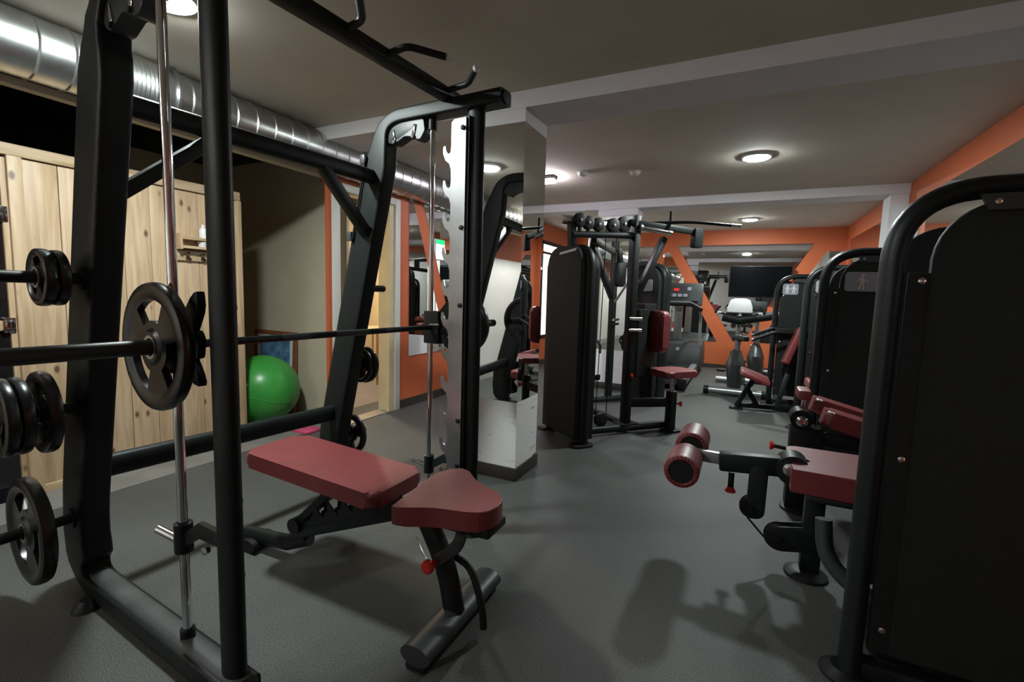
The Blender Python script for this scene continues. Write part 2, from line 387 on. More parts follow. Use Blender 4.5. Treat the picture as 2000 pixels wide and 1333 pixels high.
# ------------------------------------------------------------------ lights and ceiling fittings
def lamp(x, y, label):
    t = thing('ceiling_light', label, 'ceiling light', (x, y, ZC))
    obj('trim_ring', MB().lathe((x, y, ZC), (0, 0, -1), [(0, .118), (.012, .116), (.018, .106), (.014, .099), (0, .097)]), 'whiteplastic', t)
    obj('diffuser', MB().lathe((x, y, ZC-.001), (0, 0, -1), [(0, .098), (.016, .097), (.024, .085), (.027, .05), (.028, 0)]), 'lamp', t)
lamp(.025, 4.513, 'round ceiling lamp nearer the right, glowing cold white')
lamp(.02, 7.86, 'small far round ceiling lamp before the far orange wall')
lamp(-2.265, 1.23, 'round ceiling lamp near the silver duct above the rack')
t = thing('batten_light', 'long white batten light over the white wall behind the viewer', 'ceiling light', (-2.65, -1.5, ZC))
obj('housing', MB().span((-2.70, -2.2, 2.375), (-2.60, -.8, ZC), .008), 'whiteplastic', t)
obj('diffuser', MB().span((-2.69, -2.19, 2.345), (-2.61, -.81, 2.377), .008), 'tube2', t)
t = thing('emergency_light', 'rectangular batten light glowing violet white beside the near pillar', 'ceiling light', (-1.93, 4.56, ZC))
obj('housing', MB().span((-2.07, 4.50, 2.375), (-1.785, 4.615, ZC), .008), 'greyplastic', t)
obj('diffuser', MB().span((-2.06, 4.508, 2.345), (-1.795, 4.607, 2.377), .008), 'tube', t)
def detector(x, y, label, m):
    t = thing('smoke_detector', label, 'smoke detector', (x, y, ZC))
    obj('base', MB().lathe((x, y, ZC), (0, 0, -1), [(0, .055), (.012, .055), (.014, .0)]), m, t)
    obj('head', MB().lathe((x, y, ZC-.012), (0, 0, -1), [(0, .045), (.018, .042), (.03, .028), (.034, 0)]), m, t)
detector(-1.49, 4.52, 'pale round smoke detector on the ceiling next to the batten light', 'whiteplastic')
detector(-1.01, 4.66, 'grey smoke detector alone on the ceiling above the cable gym', 'ceiling')
# warm lamp in the changing room
t = thing('wall_lamp', 'warm glowing lamp inside the room behind the doorway', 'lamp', (-4.2, 4.0, 2.36))
obj('diffuser', MB().lathe((-4.2, 4.0, 2.385), (0, 0, -1), [(0, .14), (.03, .13), (.05, .0)]), 'warm', t)
# exit sign on the far pillar
t = thing('exit_sign', 'green and white lit exit sign on the side of the far pillar', 'sign', (-1.83, 6.14, 1.86))
obj('case', MB().span((-1.86, 6.02, 1.70), (-1.742, 6.26, 2.02), .008), 'whiteplastic', t)
obj('panel', MB().span((-1.866, 6.03, 1.71), (-1.859, 6.25, 1.94)), 'exit_white', t)
obj('panel', MB().span((-1.866, 6.03, 1.94), (-1.859, 6.25, 2.01)), 'exit_green', t, 'green top strip')

# spiral duct
t = thing('ventilation_duct', 'silver spiral ventilation duct running along the left ceiling', 'duct', (-3.0, 3.2, 2.255))
sec = MB().lathe((0, 0, 0), (0, 1, 0), [(0, .140), (.006, .1455), (.012, .140), (.118, .140), (.13, .140)], seg=32)
src = obj('duct_section', sec, 'galv', t, local=True)
src.location = (0, -4.4-.9, 0)
for k in range(1, 66): piece(src, t, (0, -4.4-.9+.13*k, 0))
mt = MB()
for k, y in enumerate((1.05, 1.15)): pass
obj('collar', MB().lathe((-3.0, 1.44, 2.255), (0, 1, 0), [(-.10, .141)]+[(-.10+.2*i/20, .150 if i % 2 else .143) for i in range(21)]+[(.10, .141)], seg=32), 'galv', t, 'ribbed flexible collar')
obj('bracket', MB().lathe((-3.0, 1.60, 2.255), (0, 1, 0), [(-.008, .141), (-.008, .155), (.008, .155), (.008, .141)], seg=32), 'steel', t, 'narrow clamp ring')

# ------------------------------------------------------------------ sauna cabin
t = thing('sauna_cabin', 'pale pine sauna cabin with knotty plank front along the left wall', 'sauna', (-4.1, 1.0, 0))
XS = -3.48
src = obj('plank', MB().span((XS-.03, 0, .0), (XS, .147, 1.79), .004), 'pine', None)
me_p = src.data; y = 1.135; k = 0
for v_ in me_p.vertices: pass
pl = [src]
n = 8
for i in range(n):
    o = src if i == 0 else link(src.copy())
    o.parent = t; o.location = V((0, 1.135+i*.1495, .05))-V((-4.1, 1.0, 0)); WM[o.name] = WM[t.name].copy()
    o.scale = (1, 1, 1)
obj('top_board', MB().span((XS-.03, -.5, 1.843), (XS+.018, 2.335, 1.905), .004), 'pine_y', t, 'horizontal pine board along the top')
obj('bottom_board', MB().span((XS-.03, 1.13, .0), (XS+.012, 2.335, .05), .004), 'pine_y', t)
obj('corner_post', MB().span((XS-.03, 2.30, .0), (XS+.014, 2.345, 1.843), .004), 'pine', t)
obj('door_post', MB().span((XS-.04, 1.075, .0), (XS+.02, 1.135, 1.843), .005), 'pine', t, 'pine post beside the glass door')
obj('door_post', MB().span((XS-.04, .14, .0), (XS+.02, .2, 1.843), .005), 'pine', t)
dr = obj('glass_door', MB().span((XS-.02, .2, .08), (XS-.012, 1.05, 1.81)), 'glass', t, 'dark tinted glass door')
obj('door_edge', MB().span((XS-.03, 1.05, .05), (XS+.004, 1.075, 1.83), .003), 'pine', dr)
obj('hinge', MB().span((XS-.008, 1.02, .92), (XS+.012, 1.07, 1.0), .004), 'chrome', dr)
obj('hinge', MB().span((XS-.008, 1.02, 1.5), (XS+.012, 1.07, 1.58), .004), 'chrome', dr)
obj('bench_slat', MB().span((XS-.012, .2, .93), (XS+.01, 1.02, .985), .006), 'pine_y', dr, 'pale pine bench slat set at the door')  # added strip on the opaque glass, stands in for the bench inside
for i in range(5):
    obj('plank', MB().span((XS-.03, -.5+i*.128, .05), (XS, -.5+i*.128+.126, 1.843), .004), 'pine', t)
obj('side_wall', MB().span((-4.88, 2.25, 0), (XS-.031, 2.30, 1.9)), 'pine', t)
obj('side_wall', MB().span((-4.88, -.5, 0), (XS-.031, -.45, 1.9)), 'pine', t)
obj('rear_wall', MB().span((-4.9, -.5, 0), (-4.86, 2.30, 1.9)), 'darkwood', t)
obj('roof', MB().span((-4.88, -.5, 1.86), (XS-.031, 2.30, 1.90)), 'darkwood', t)
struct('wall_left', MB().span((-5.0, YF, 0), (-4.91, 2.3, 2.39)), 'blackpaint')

t = thing('wall_shelf', 'small pine shelf with hook rail mounted on the sauna planks', 'shelf', (XS+.05, 2.0, 1.37))
obj('upper_board', MB().span((XS+.002, 1.885, 1.508), (XS+.075, 2.16, 1.526)), 'pine_y', t)
obj('lower_board', MB().span((XS+.002, 1.885, 1.448), (XS+.075, 2.16, 1.466)), 'pine_y', t)
obj('side_panel', MB().span((XS+.002, 1.87, 1.44), (XS+.075, 1.885, 1.545)), 'pine', t)
obj('side_panel', MB().span((XS+.002, 2.16, 1.44), (XS+.075, 2.175, 1.545)), 'pine', t)
obj('hook_rail', MB().span((XS+.002, 1.86, 1.365), (XS+.018, 2.175, 1.435), .003), 'pine_y', t)
for i, yy in enumerate((1.93, 2.03, 2.12)):
    obj('hook', MB().beam((XS+.016, yy+.025, 1.42), (XS+.05, yy-.01, 1.40), .016, .012, bevel=.002).beam((XS+.05, yy-.01, 1.40), (XS+.02, yy+.03, 1.375), .016, .012, bevel=.002), 'darkwood', t)
def bottle(y, z, label):
    single('bottle', MB().lathe((XS+.04, y, z), (0, 0, 1), [(0, 0), (0, .024), (.055, .026), (.07, .018), (.075, .011), (.095, .012), (.097, 0)], seg=18), 'whiteplastic', label, 'bottle', (XS+.04, y, z))
bottle(2.04, 1.527, 'small white bottle standing on top of the pine shelf')
single('cup', MB().lathe((XS+.04, 2.03, 1.467), (0, 0, 1), [(0, 0), (0, .022), (.035, .028), (.035, .025), (.005, .02), (.004, 0)], seg=18), 'whiteplastic', 'small white cup between the two boards of the pine shelf', 'cup', (XS+.04, 2.03, 1.467))

# niche: picture, ball, mat
t = thing('framed_picture', 'blue picture in a brown frame leaning in the niche behind the green ball', 'picture', (-4.0, 3.02, 0))
R = Matrix.Rotation(-.04, 3, 'X')
def pbox(x0, x1, z0, z1, d0, d1): return MB().box(V((0, 0, 0)), (1, 1, 1))
def leanbox(x0, x1, z0, z1, dy, th):
    m_ = MB(); m_.box((0, 0, 0), (x1-x0, th, z1-z0))
    m_.bm.transform(Matrix.Translation((-4.03, 3.005, 0)) @ R.to_4x4() @ Matrix.Translation(((x0+x1)/2, dy, (z0+z1)/2))); return m_
obj('mount', leanbox(-.27, .25, .03, .75, .012, .01), 'whiteplastic', t)
obj('print', leanbox(-.22, .20, .08, .70, .004, .008), 'bluepaint', t, 'blue landscape print')
obj('frame_rail', leanbox(-.30, .28, .75, .782, .01, .03), 'brownframe', t)
obj('frame_rail', leanbox(-.30, .28, 0, .03, .01, .03), 'brownframe', t)
obj('frame_stile', leanbox(.25, .28, .03, .75, .01, .03), 'brownframe', t)
obj('frame_stile', leanbox(-.30, -.27, .03, .75, .01, .03), 'brownframe', t)
BC = V((-3.735, 2.675, .302))
bm_ = MB(); bmesh.ops.create_uvsphere(bm_.bm, u_segments=48, v_segments=24, radius=.302, matrix=Matrix.Translation(BC))
t = thing('exercise_ball', 'big shiny green exercise ball in the niche beside the sauna', 'ball', (BC.x, BC.y, 0))
obj('shell', bm_, 'ball', t)
obj('rib', MB().lathe(BC, (.3, .2, 1), [(-.006, .3018), (-.003, .3035), (.003, .3035), (.006, .3018)], seg=48), 'ball', t)
vd = V((.45, -.75, .3)).normalized()
obj('valve', MB().cyl(BC+vd*.298, BC+vd*.306, .012), 'whiteplastic', t)
single('floor_mat', MB().prism(rrect((-3.43, 2.62, .004), (1, 0, 0), (0, 1, 0), .30, .16, .02), (0, 0, .018), .006), 'pink', 'bright pink foam mat lying on the floor by the niche', 'mat', (-3.3, 2.68, 0))
single('folded_mat', MB().box((-3.34, 3.035, .055), (.18, .03, .11), Matrix.Rotation(-.12, 3, 'X'), .01), 'pink', 'pink foam pad leaning against the niche wall', 'mat', (-3.34, 3.035, 0))
t = thing('bucket', 'lilac plastic bucket on the floor inside the doorway', 'bucket', (-3.85, 4.45, 0))
obj('pail', MB().lathe((-3.85, 4.45, 0), (0, 0, 1), [(0, 0), (0, .10), (.24, .135), (.245, .142), (.25, .135), (.24, .128), (.01, .095), (.01, 0)]), 'purple', t)
obj('handle', MB().tube([(-3.85+.138*math.cos(a), 4.45+.03, .24+.11*math.sin(a)) for a in [PI*i/10 for i in range(11)]], .005, seg=8), 'whiteplastic', t)
t = thing('coat_stand', 'thin dark metal pole stand inside the doorway', 'stand', (-4.0, 4.7, 0))
obj('pole', MB().cyl((-4.0, 4.7, .02), (-4.0, 4.7, 1.0), .014), 'greyplastic', t)
obj('base', MB().lathe((-4.0, 4.7, 0), (0, 0, 1), [(0, 0), (0, .14), (.015, .14), (.03, .02), (.03, 0)]), 'greyplastic', t)
t = thing('side_table', 'small pale table beside the pole inside the doorway', 'table', (-4.35, 4.75, 0))
obj('tabletop', MB().box((-4.35, 4.75, .70), (.5, .5, .03), None, .005), 'cream', t)
for sx in (-1, 1):
    for sy in (-1, 1): obj('leg', MB().box((-4.35+.22*sx, 4.75+.22*sy, .343), (.035, .035, .685)), 'cream', t)

# ------------------------------------------------------------------ weight plates
def plate_mesh(R=.2, th=.04, slots=True, rot=0.0):
    k = R/.2; S = 54
    rad = [.026, .048, .058, .082, .146, .152, .166, .185, .196, .2]
    hz = [.5, .5, .30, .27, .27, .30, .5, .5, .40, .18]
    b = MB(); bm = b.bm; F = []; Bk = []
    for r, h in zip(rad, hz):
        F.append([bm.verts.new((r*k*math.cos(2*PI*i/S+rot), -h*th, r*k*math.sin(2*PI*i/S+rot))) for i in range(S)])
        Bk.append([bm.verts.new((r*k*math.cos(2*PI*i/S+rot), h*th, r*k*math.sin(2*PI*i/S+rot))) for i in range(S)])
    insl = lambda i: slots and (i % 18) in range(4, 14)
    for j in range(len(rad)-1):
        for i in range(S):
            i2 = (i+1) % S
            if j == 3 and insl(i): continue
            bm.faces.new((F[j][i], F[j][i2], F[j+1][i2], F[j+1][i])); bm.faces.new((Bk[j][i], Bk[j+1][i], Bk[j+1][i2], Bk[j][i2]))
    for i in range(S):
        i2 = (i+1) % S
        bm.faces.new((F[-1][i], F[-1][i2], Bk[-1][i2], Bk[-1][i])); bm.faces.new((F[0][i], Bk[0][i], Bk[0][i2], F[0][i2]))
        if insl(i):
            for j in (3, 4): bm.faces.new((F[j][i], F[j][i2], Bk[j][i2], Bk[j][i]))
            if not insl(i-1): bm.faces.new((F[3][i], F[4][i], Bk[4][i], Bk[3][i]))
            if not insl(i+1): bm.faces.new((F[3][i2], F[4][i2], Bk[4][i2], Bk[3][i2]))
    return b
def plate(loc, R, th, label, rot=.3, tilt=0.0):
    t = thing('weight_plate', label, 'weight plate', loc, tilt, 'weight plates on the rack')
    obj('disc', plate_mesh(R, th, True, rot), 'black2', t, local=True)
    obj('bushing', MB().lathe((0, -th*.5-.001, 0), (0, 1, 0), [(0, .026), (0, .034), (.003, .034), (.003, .0262), (th, .0262), (th, .034), (th+.002, .034), (th+.002, .026), (0, .026)], seg=24), 'steel', t, local=True)
    return t

# ------------------------------------------------------------------ smith machine (stands turned about four degrees to the room)
TH = .0683
TURN = Matrix.Rotation(-TH, 4, 'Z')
def robj(name, mb, m, parent, label=None):      # mesh laid out along the rack's own axes
    mb.bm.transform(TURN); return obj(name, mb, m, parent, label)
def rw(x, y, z): return TURN @ V((x, y, z))
t = thing('smith_machine', 'tall black rack with chrome guide rods, hooked steel plates and pull up grips', 'exercise machine', tuple(rw(-1.85, 1.275, 0)), -TH)
BK = M['black']
YL, YR, XP, XROD = .694, 1.856, -1.293, -1.552
upx = lambda z: -2.376+.2534*z
for yy, sg in ((YL, -1), (YR, 1)):
    pts = fillet([(XP+.05, yy, .045), (-2.30, yy, .045), (upx(.33), yy, .33), (upx(1.9), yy, 1.9), (upx(2.08)+.005, yy, 2.08), (-1.137, yy, 2.072)], [.13, .10, .10, .13], 8)
    rs = []
    for p in pts:
        z = p.z
        if z < .06: a = .034
        elif z < .14: a = .034+(z-.06)/.08*.057
        elif z < .30: a = .091-(z-.14)/.16*.004
        elif z < 1.85: a = .0865-.0035*z
        elif z < 2.06: a = .080-(z-1.85)/.21*.0475
        else: a = .0325
        rs.append(a*(1.14 if sg < 0 and a > .06 else 1.0))
    if sg < 0: pts = [p-V((.012, 0, 0)) if .2 < p.z < 2.0 else p for p in pts]
    sf = robj('side_frame', MB().tube(pts, rs, .047, up=(0, 1, 0), seg=36, pw=.27), BK, t)
    robj('base_beam', MB().tube([(-2.27, yy, .047), (XP+.058, yy, .047)], .037, .0485, up=(0, 0, 1), seg=24, pw=.6), 'sheen_grey', t, 'grey base beam with sheen painted into its colour')
    robj('end_cap', MB().lathe((-1.138, yy, 2.072), (1, 0, 0), [(0, .031), (.008, .029), (.01, 0)], seg=20), 'rubber', sf)
    robj('front_post', MB().tube([(XP, yy, .06), (XP, yy, 2.06)], .047, .027, up=(0, 1, 0), seg=20), BK, t)
    robj('foot', MB().lathe((XP+.02, yy-.0, .0), (0, 0, 1), [(0, 0), (0, .06), (.012, .055), (.03, .03), (.03, 0)], seg=20), 'rubber', t)
    robj('foot', MB().lathe((-2.14, yy-.065, .0), (0, 0, 1), [(0, 0), (0, .045), (.010, .042), (.035, .02), (.035, 0)], seg=20), 'rubber', t)
    # pulley cover under the boom
    yh = yy-.03
    out = fillet([(-1.80, yh, 2.05), (-1.845, yh, 1.99), (-1.80, yh, 1.94), (-1.735, yh, 1.965), (-1.69, yh, 1.985), (-1.63, yh, 1.94), (-1.585, yh, 1.96), (-1.575, yh, 2.02), (-1.60, yh, 2.05)], .025, 3)
    hd = robj('head_plate', MB().prism(out, (0, .06, 0), .004), 'greyplastic', t, 'grey pulley cover plate')
    for xx, zz in ((-1.775, 1.985), (-1.65, 1.995)):
        robj('slot_plate', MB().beam((xx, yh-.002, zz-.022), (xx-.012*(1 if xx < -1.7 else -1), yh-.002, zz+.028), .018, .006, up=(0, 1, 0), bevel=.002), 'chrome', hd)
        robj('bolt', MB().lathe((xx, yh-.004, zz-.03), (0, -1, 0), [(0, .009), (.006, .009), (.006, 0)], seg=12), 'rubber', hd)
    # cable with its small clips on the upright
    if sg > 0:
        yc_ = yy-.056
        robj('cable', MB().cyl((-2.063, yc_, 1.46), (-1.955, yc_, 1.90), .005, 8), 'rubber', t)
        for xx, zz in ((-1.965, 1.885), (-2.07, 1.49)):
            robj('cable_bracket', MB().box((xx-.012, yc_+.002, zz), (.035, .018, .05), None, .004), 'greyplastic', t)
    for zz in (1.945, 1.538, 1.06, .49):
        robj('bolt', MB().lathe((upx(zz)-.068, yy-.01, zz), (-1, 0, .25), [(0, .011), (.016, .011), (.018, 0)], seg=12), 'rubber', t)
# stainless hook plates on the inner faces of the posts
for yy, sg in ((YR, -1), (YL, 1)):
    yp = yy+sg*.042; x1, x0 = -1.316, -1.398
    pts = [(x1, yp, .10), (x1, yp, 2.0), (x0+.015, yp, 2.0), (x0, yp, 1.987)]
    for k in range(12):
        z = 1.885-.1565*k-.05
        q = [(0, .055), (-.003, .02), (-.014, .012), (-.027, .022), (-.036, .052), (-.047, .048), (-.048, .018), (-.034, -.014), (-.010, -.032), (-.001, -.06)]
        pts += [(x0+a, yp, z+b) for a, b in q if z+b > .115]
    pts += [(x0, yp, .11), (x0+.01, yp, .10)]
    hp = robj('hook_plate', MB().prism(pts, (0, sg*.007, 0)), 'steel', t, 'brushed steel plate cut into bar hooks')
    for z in (1.956, 1.505, 1.14, .576, .348):
        robj('bolt', MB().lathe((-1.332, yp+sg*.007, z), (0, sg, 0), [(0, .0115), (.006, .0115), (.008, .007), (.008, 0)], seg=14), 'rubber', hp)
    robj('spacer', MB().box((-1.318, yy+sg*.031, 1.06), (.03, .02, 1.9)), BK, t)
# chrome guide rods, sockets and safety stops
for yy, sg, zs in ((YL, -1, .424), (YR, 1, .30)):
    rd = robj('guide_rod', MB().cyl((XROD, yy, .07), (XROD, yy, 2.05), .0135, 20), 'chrome', t, 'polished chrome guide rod')
    robj('socket', MB().lathe((XROD, yy, .07), (0, 0, 1), [(0, .021), (.05, .021), (.054, .014)], seg=20), BK, rd)
    robj('socket', MB().lathe((XROD, yy, 1.99), (0, 0, 1), [(0, .014), (.0, .021), (.06, .021)], seg=20), BK, rd)
    s_ = robj('safety_stop', MB().lathe((XROD, yy, zs-.047), (0, 0, 1), [(0, .016), (0, .026), (.092, .026), (.096, .016)], seg=20), BK, t)
    robj('stop_arm', MB().prism([(XROD+.02, yy-.008, zs+.02), (-1.45, yy-.008, zs+.075), (-1.335, yy-.008, zs+.075), (-1.335, yy-.008, zs+.03), (-1.45, yy-.008, zs+.03), (XROD+.02, yy-.008, zs-.025)], (0, .018, 0), .003), BK, s_)
    robj('stop_pin', MB().cyl((XROD-.018, yy-.006, zs-.012), (XROD-.09, yy-.03, zs+.012), .013, 16), 'chrome', s_)
    robj('stop_bolt', MB().lathe((-1.378, yy-.018, zs+.02), (.2, -1, 0), [(0, .012), (.012, .012), (.014, 0)], seg=14), 'chrome', s_)
# rear cross beams and braces
robj('cross_beam', MB().tube([(-1.925, YL, 1.785), (-1.925, YR, 1.795)], .030, .037, up=(0, 0, 1), seg=18, pw=.7), BK, t)
robj('cross_beam', MB().tube([(-2.25, YL, .485), (-2.25, YR, .475)], .028, .045, up=(0, 0, 1), seg=18, pw=.7), BK, t)
robj('brace', MB().beam((-1.925, 1.50, 1.78), (-1.97, 1.82, 1.50), .045, .06, up=(1, 0, 0)), BK, t)
robj('brace', MB().beam((-1.925, 1.05, 1.78), (-1.97, .73, 1.50), .045, .06, up=(1, 0, 0)), BK, t)
# pull-up bar and angled grips
robj('pull_up_bar', MB().beam((-1.435, YL-.04, 2.115), (-1.43, YR+.035, 2.115), .07, .05, bevel=.012), BK, t)
for (p0, p1, p2) in (((-1.42, 1.209, 2.115), (-1.318, 1.201, 2.12), (-1.205, 1.08, 2.12)), ((-1.42, 1.406, 2.115), (-1.306, 1.406, 2.125), (-1.205, 1.52, 2.112)), ((-1.42, 1.779, 2.12), (-1.274, 1.762, 2.12), (-1.172, 1.672, 2.125)), ((-1.42, .90, 2.115), (-1.30, .89, 2.12), (-1.20, 1.0, 2.12))):
    g = robj('grip', MB().tube(fillet([p0, p1, p2], .03, 5), .0135, seg=14), 'rubber', t, 'angled pull up grip')
    dd = (V(p2)-V(p1)).normalized()
    robj('grip_cap', MB().cyl(V(p2)-dd*.005, V(p2)+dd*.022, .0135, 14), 'whiteplastic', g)
# storage pegs
for yy, sg in ((YL, -1), (YR, 1)):
    for z, ln in ((1.21, .13 if sg > 0 else .30), (.75, .19 if sg > 0 else .24), (.30, .19 if sg > 0 else .26)):
        x = upx(z)+.01
        robj('storage_peg', MB().lathe((x, yy+.044*sg, z), (0, sg, 0), [(0, .038), (.010, .038), (.010, .019), (ln, .019), (ln+.003, .016), (ln+.003, 0)], seg=20), BK, t)
# bar, carriages and sleeves
bar = lambda y: V((-1.532, y, 1.022))
t = thing('barbell', 'black bar on sliding carriages resting across the rack hooks', 'barbell', tuple(rw(*bar(1.275))), -TH)
robj('bar', MB().cyl(bar(.60), bar(2.05), .0125, 18), BK, t)
robj('knurl', MB().cyl(bar(1.02), bar(1.13), .0131, 18), 'greyplastic', t)
robj('knurl', MB().cyl(bar(1.25), bar(1.42), .0131, 18), 'greyplastic', t)
robj('sleeve', MB().cyl(bar(.24), bar(.665), .0215, 20), 'greyplastic', t, 'thick dark sleeve')
robj('sleeve', MB().cyl(bar(2.02), bar(2.425), .0215, 20), BK, t)
robj('collar', MB().cyl(bar(.662), bar(.672), .032, 20), BK, t)
robj('collar', MB().cyl(bar(2.01), bar(2.02), .032, 20), BK, t)
for yy, s_ in ((YL, -1), (YR, 1)):
    z = 1.022
    c = robj('carriage', MB().box((XROD+.022, yy, z), (.095, .05, .165), None, .006), 'rubber', t)
    y_ = yy-.01 if s_ > 0 else yy-.012
    x = XROD+.02
    out = fillet([(x+.02, y_, z+.06), (x+.105, y_, z+.15), (x+.135, y_, z+.165), (x+.138, y_, z+.11), (x+.09, y_, z+.04), (x+.115, y_, z+.055), (x+.135, y_, z+.03), (x+.125, y_, z-.03), (x+.085, y_, z-.03), (x+.128, y_, z-.085), (x+.13, y_, z-.11), (x+.09, y_, z-.10), (x+.02, y_, z-.05)], .012, 2)
    robj('hook_lever', MB().prism(out, (0, .022, 0), .003), BK, c)
    robj('release_pin', MB().cyl((x, yy-.03, z+.012), (x+.06, yy-.03, z+.016), .006, 12), 'chrome', c)
pl = lambda x, y, z, R, th, lb, rot=.3: plate(tuple(rw(x, y, z)), R, th, lb, rot, -TH)
pl(-1.532, .638, 1.022, .183, .036, 'big black grip plate on the bar in front, left of the near post', .65)
pl(-1.532, 2.12, 1.022, .163, .036, 'black grip plate on the far end of the bar behind the far post', .2)
xq = upx(1.21)+.01
pl(xq, .584, 1.21, .090, .030, 'small black plate on the top left peg, the one nearest the frame', .1)
pl(xq, .549, 1.21, .092, .032, 'small glossy plate on the top left peg, outermost of its pair', .5)
xq = upx(.75)+.01
pl(xq, .560, .75, .142, .036, 'medium black plate on the middle left peg, the one nearest the frame', .2)
pl(xq, .497, .75, .130, .034, 'medium black plate on the middle left peg, between two others', .9)
pl(xq, .460, .75, .130, .034, 'medium black plate on the middle left peg, outermost of three', .4)
pl(upx(.3)+.01, .535, .30, .195, .045, 'thick black plate alone on the lowest left peg near the floor', .8)
xq = upx(.75)+.01
pl(xq, 1.955, .75, .105, .030, 'black plate on the middle right peg against the frame', .5)
pl(xq, 1.99, .75, .112, .030, 'black plate on the middle right peg, the outer one', .1)
pl(upx(.3)+.01, 1.98, .30, .13, .034, 'black plate low on the right upright behind the bench pad', .4)

# ------------------------------------------------------------------ bench
t = thing('weight_bench', 'adjustable flat bench with oxblood pads under the rack bar', 'bench', (-1.3, 1.36, 0))
yc = 1.345
obj('front_foot', MB().tube([(-.850, 1.105, .052), (-.850, 1.59, .052)], .056, .034, up=(0, 0, 1), seg=20), 'greyplastic', t, 'wide flat oval foot tube')
for y_ in (1.13, 1.565): obj('foot_pad', MB().box((-.85, y_, .011), (.075, .05, .022), None, .006), 'rubber', t)
obj('front_post', MB().tube(fillet([(-.845, yc-.02, .07), (-.885, yc-.01, .22), (-1.0, yc, .40)], .15, 8), .042, .03, up=(0, 1, 0), seg=18), BK, t)
obj('main_rail', MB().beam((-1.665, yc, .155), (-1.02, yc, .415), .05, .07, up=(0, 0, 1)), BK, t)
tz = MB(); e1 = V((.645, 0, .26)).normalized(); nrm = V((-e1.z, 0, e1.x)); base = V((-1.665, yc, .155))+nrm*.03
pts = [base+e1*.10]
for k in range(5):
    s0 = .13+k*.085
    pts += [base+e1*s0+nrm*.0, base+e1*(s0+.012)+nrm*.02, base+e1*(s0+.028)+nrm*.022, base+e1*(s0+.05)+nrm*.062, base+e1*(s0+.066)+nrm*.03]
pts += [base+e1*.60+nrm*.03, base+e1*.60-nrm*.02, base+e1*.10-nrm*.02]
for yy in (yc-.031, yc+.025): tz.prism([p+V((0, yy-yc, 0)) for p in pts], (0, .006, 0))
obj('ladder_plate', tz, BK, t, 'toothed adjustment plate')
obj('rear_tube', MB().tube([(-1.60, yc, .135), (-1.74, yc, .075), (-2.0, yc-.01, .055)], .036, .028, up=(0, 1, 0), seg=18), BK, t)
obj('rear_foot', MB().tube([(-1.93, yc-.06, .03), (-1.93, yc+.06, .03)], .05, .03, up=(0, 0, 1), seg=18), 'rubber', t)
obj('hinge', MB().cyl((-1.645, yc-.045, .19), (-1.645, yc+.045, .19), .034, 18), BK, t)
obj('strut', MB().beam((-1.645, yc, .20), (-1.40, yc, .425), .06, .035, up=(-.6, 0, .6)), BK, t)
bp = obj('back_pad', MB().prism(rrect(V((-1.85, yc-.125, .447)), V((1, 0, -.05)), (0, 1, 0), .725, .30, .045, 6), (.004, 0, .062), .022, 4), 'red', t, 'long rectangular oxblood back pad')
obj('pad_board', MB().prism(rrect(V((-1.81, yc-.085, .433)), V((1, 0, -.05)), (0, 1, 0), .66, .24, .02, 3), (0, 0, .014)), 'rubber', t)
sp = fillet([(-1.03, yc-.155, 0), (-.985, yc-.175, 0), (-.87, yc-.115, 0), (-.75, yc-.10, 0), (-.685, yc-.065, 0), (-.685, yc+.045, 0), (-.745, yc+.09, 0), (-.86, yc+.14, 0), (-.95, yc+.235, 0), (-1.0, yc+.235, 0), (-1.045, yc+.17, 0), (-1.05, yc-.10, 0)], .06, 4)
sp = sp[1:-1]
obj('seat_pad', MB().prism([p+V((0, 0, .415+(p.x+1.05)*.03)) for p in sp], (0, 0, .068), .022, 4), 'red', t, 'tapered oxblood seat pad')
obj('seat_board', MB().beam((-1.0, yc, .40), (-.69, yc, .41), .13, .03), 'rubber', t)
br = obj('seat_arm', MB().tube(fillet([(-.80, yc-.045, .40), (-.815, yc-.05, .33), (-.90, yc-.05, .26)], .06, 6), .022, .006, up=(0, 1, 0), seg=14), 'greyplastic', t, 'curved grey selector arm')
for p in ((-.80, .385), (-.806, .35)): obj('hole', MB().cyl((p[0], yc-.0515, p[1]), (p[0], yc-.0535, p[1]), .007, 12), 'rubber', br)
obj('knob', MB().lathe((-.905, yc-.05, .255), (-.1, -1, 0), [(0, .010), (.03, .010), (.03, .020), (.036, .024), (.05, .024), (.056, .02), (.057, 0)], seg=22), 'redplastic', t, 'round red pull knob')
obj('handle', MB().tube(fillet([(-.875, yc+.03, .24), (-.80, yc+.02, .225), (-.74, yc-.0, .10), (-.735, yc, .03)], .06, 6), .013, seg=12), 'rubber', t)
obj('cable', MB().tube(fillet([(-.94, yc-.04, .235), (-.99, yc-.02, .25), (-1.03, yc+.0, .29)], .05, 5), .003, seg=8), 'steel', t)

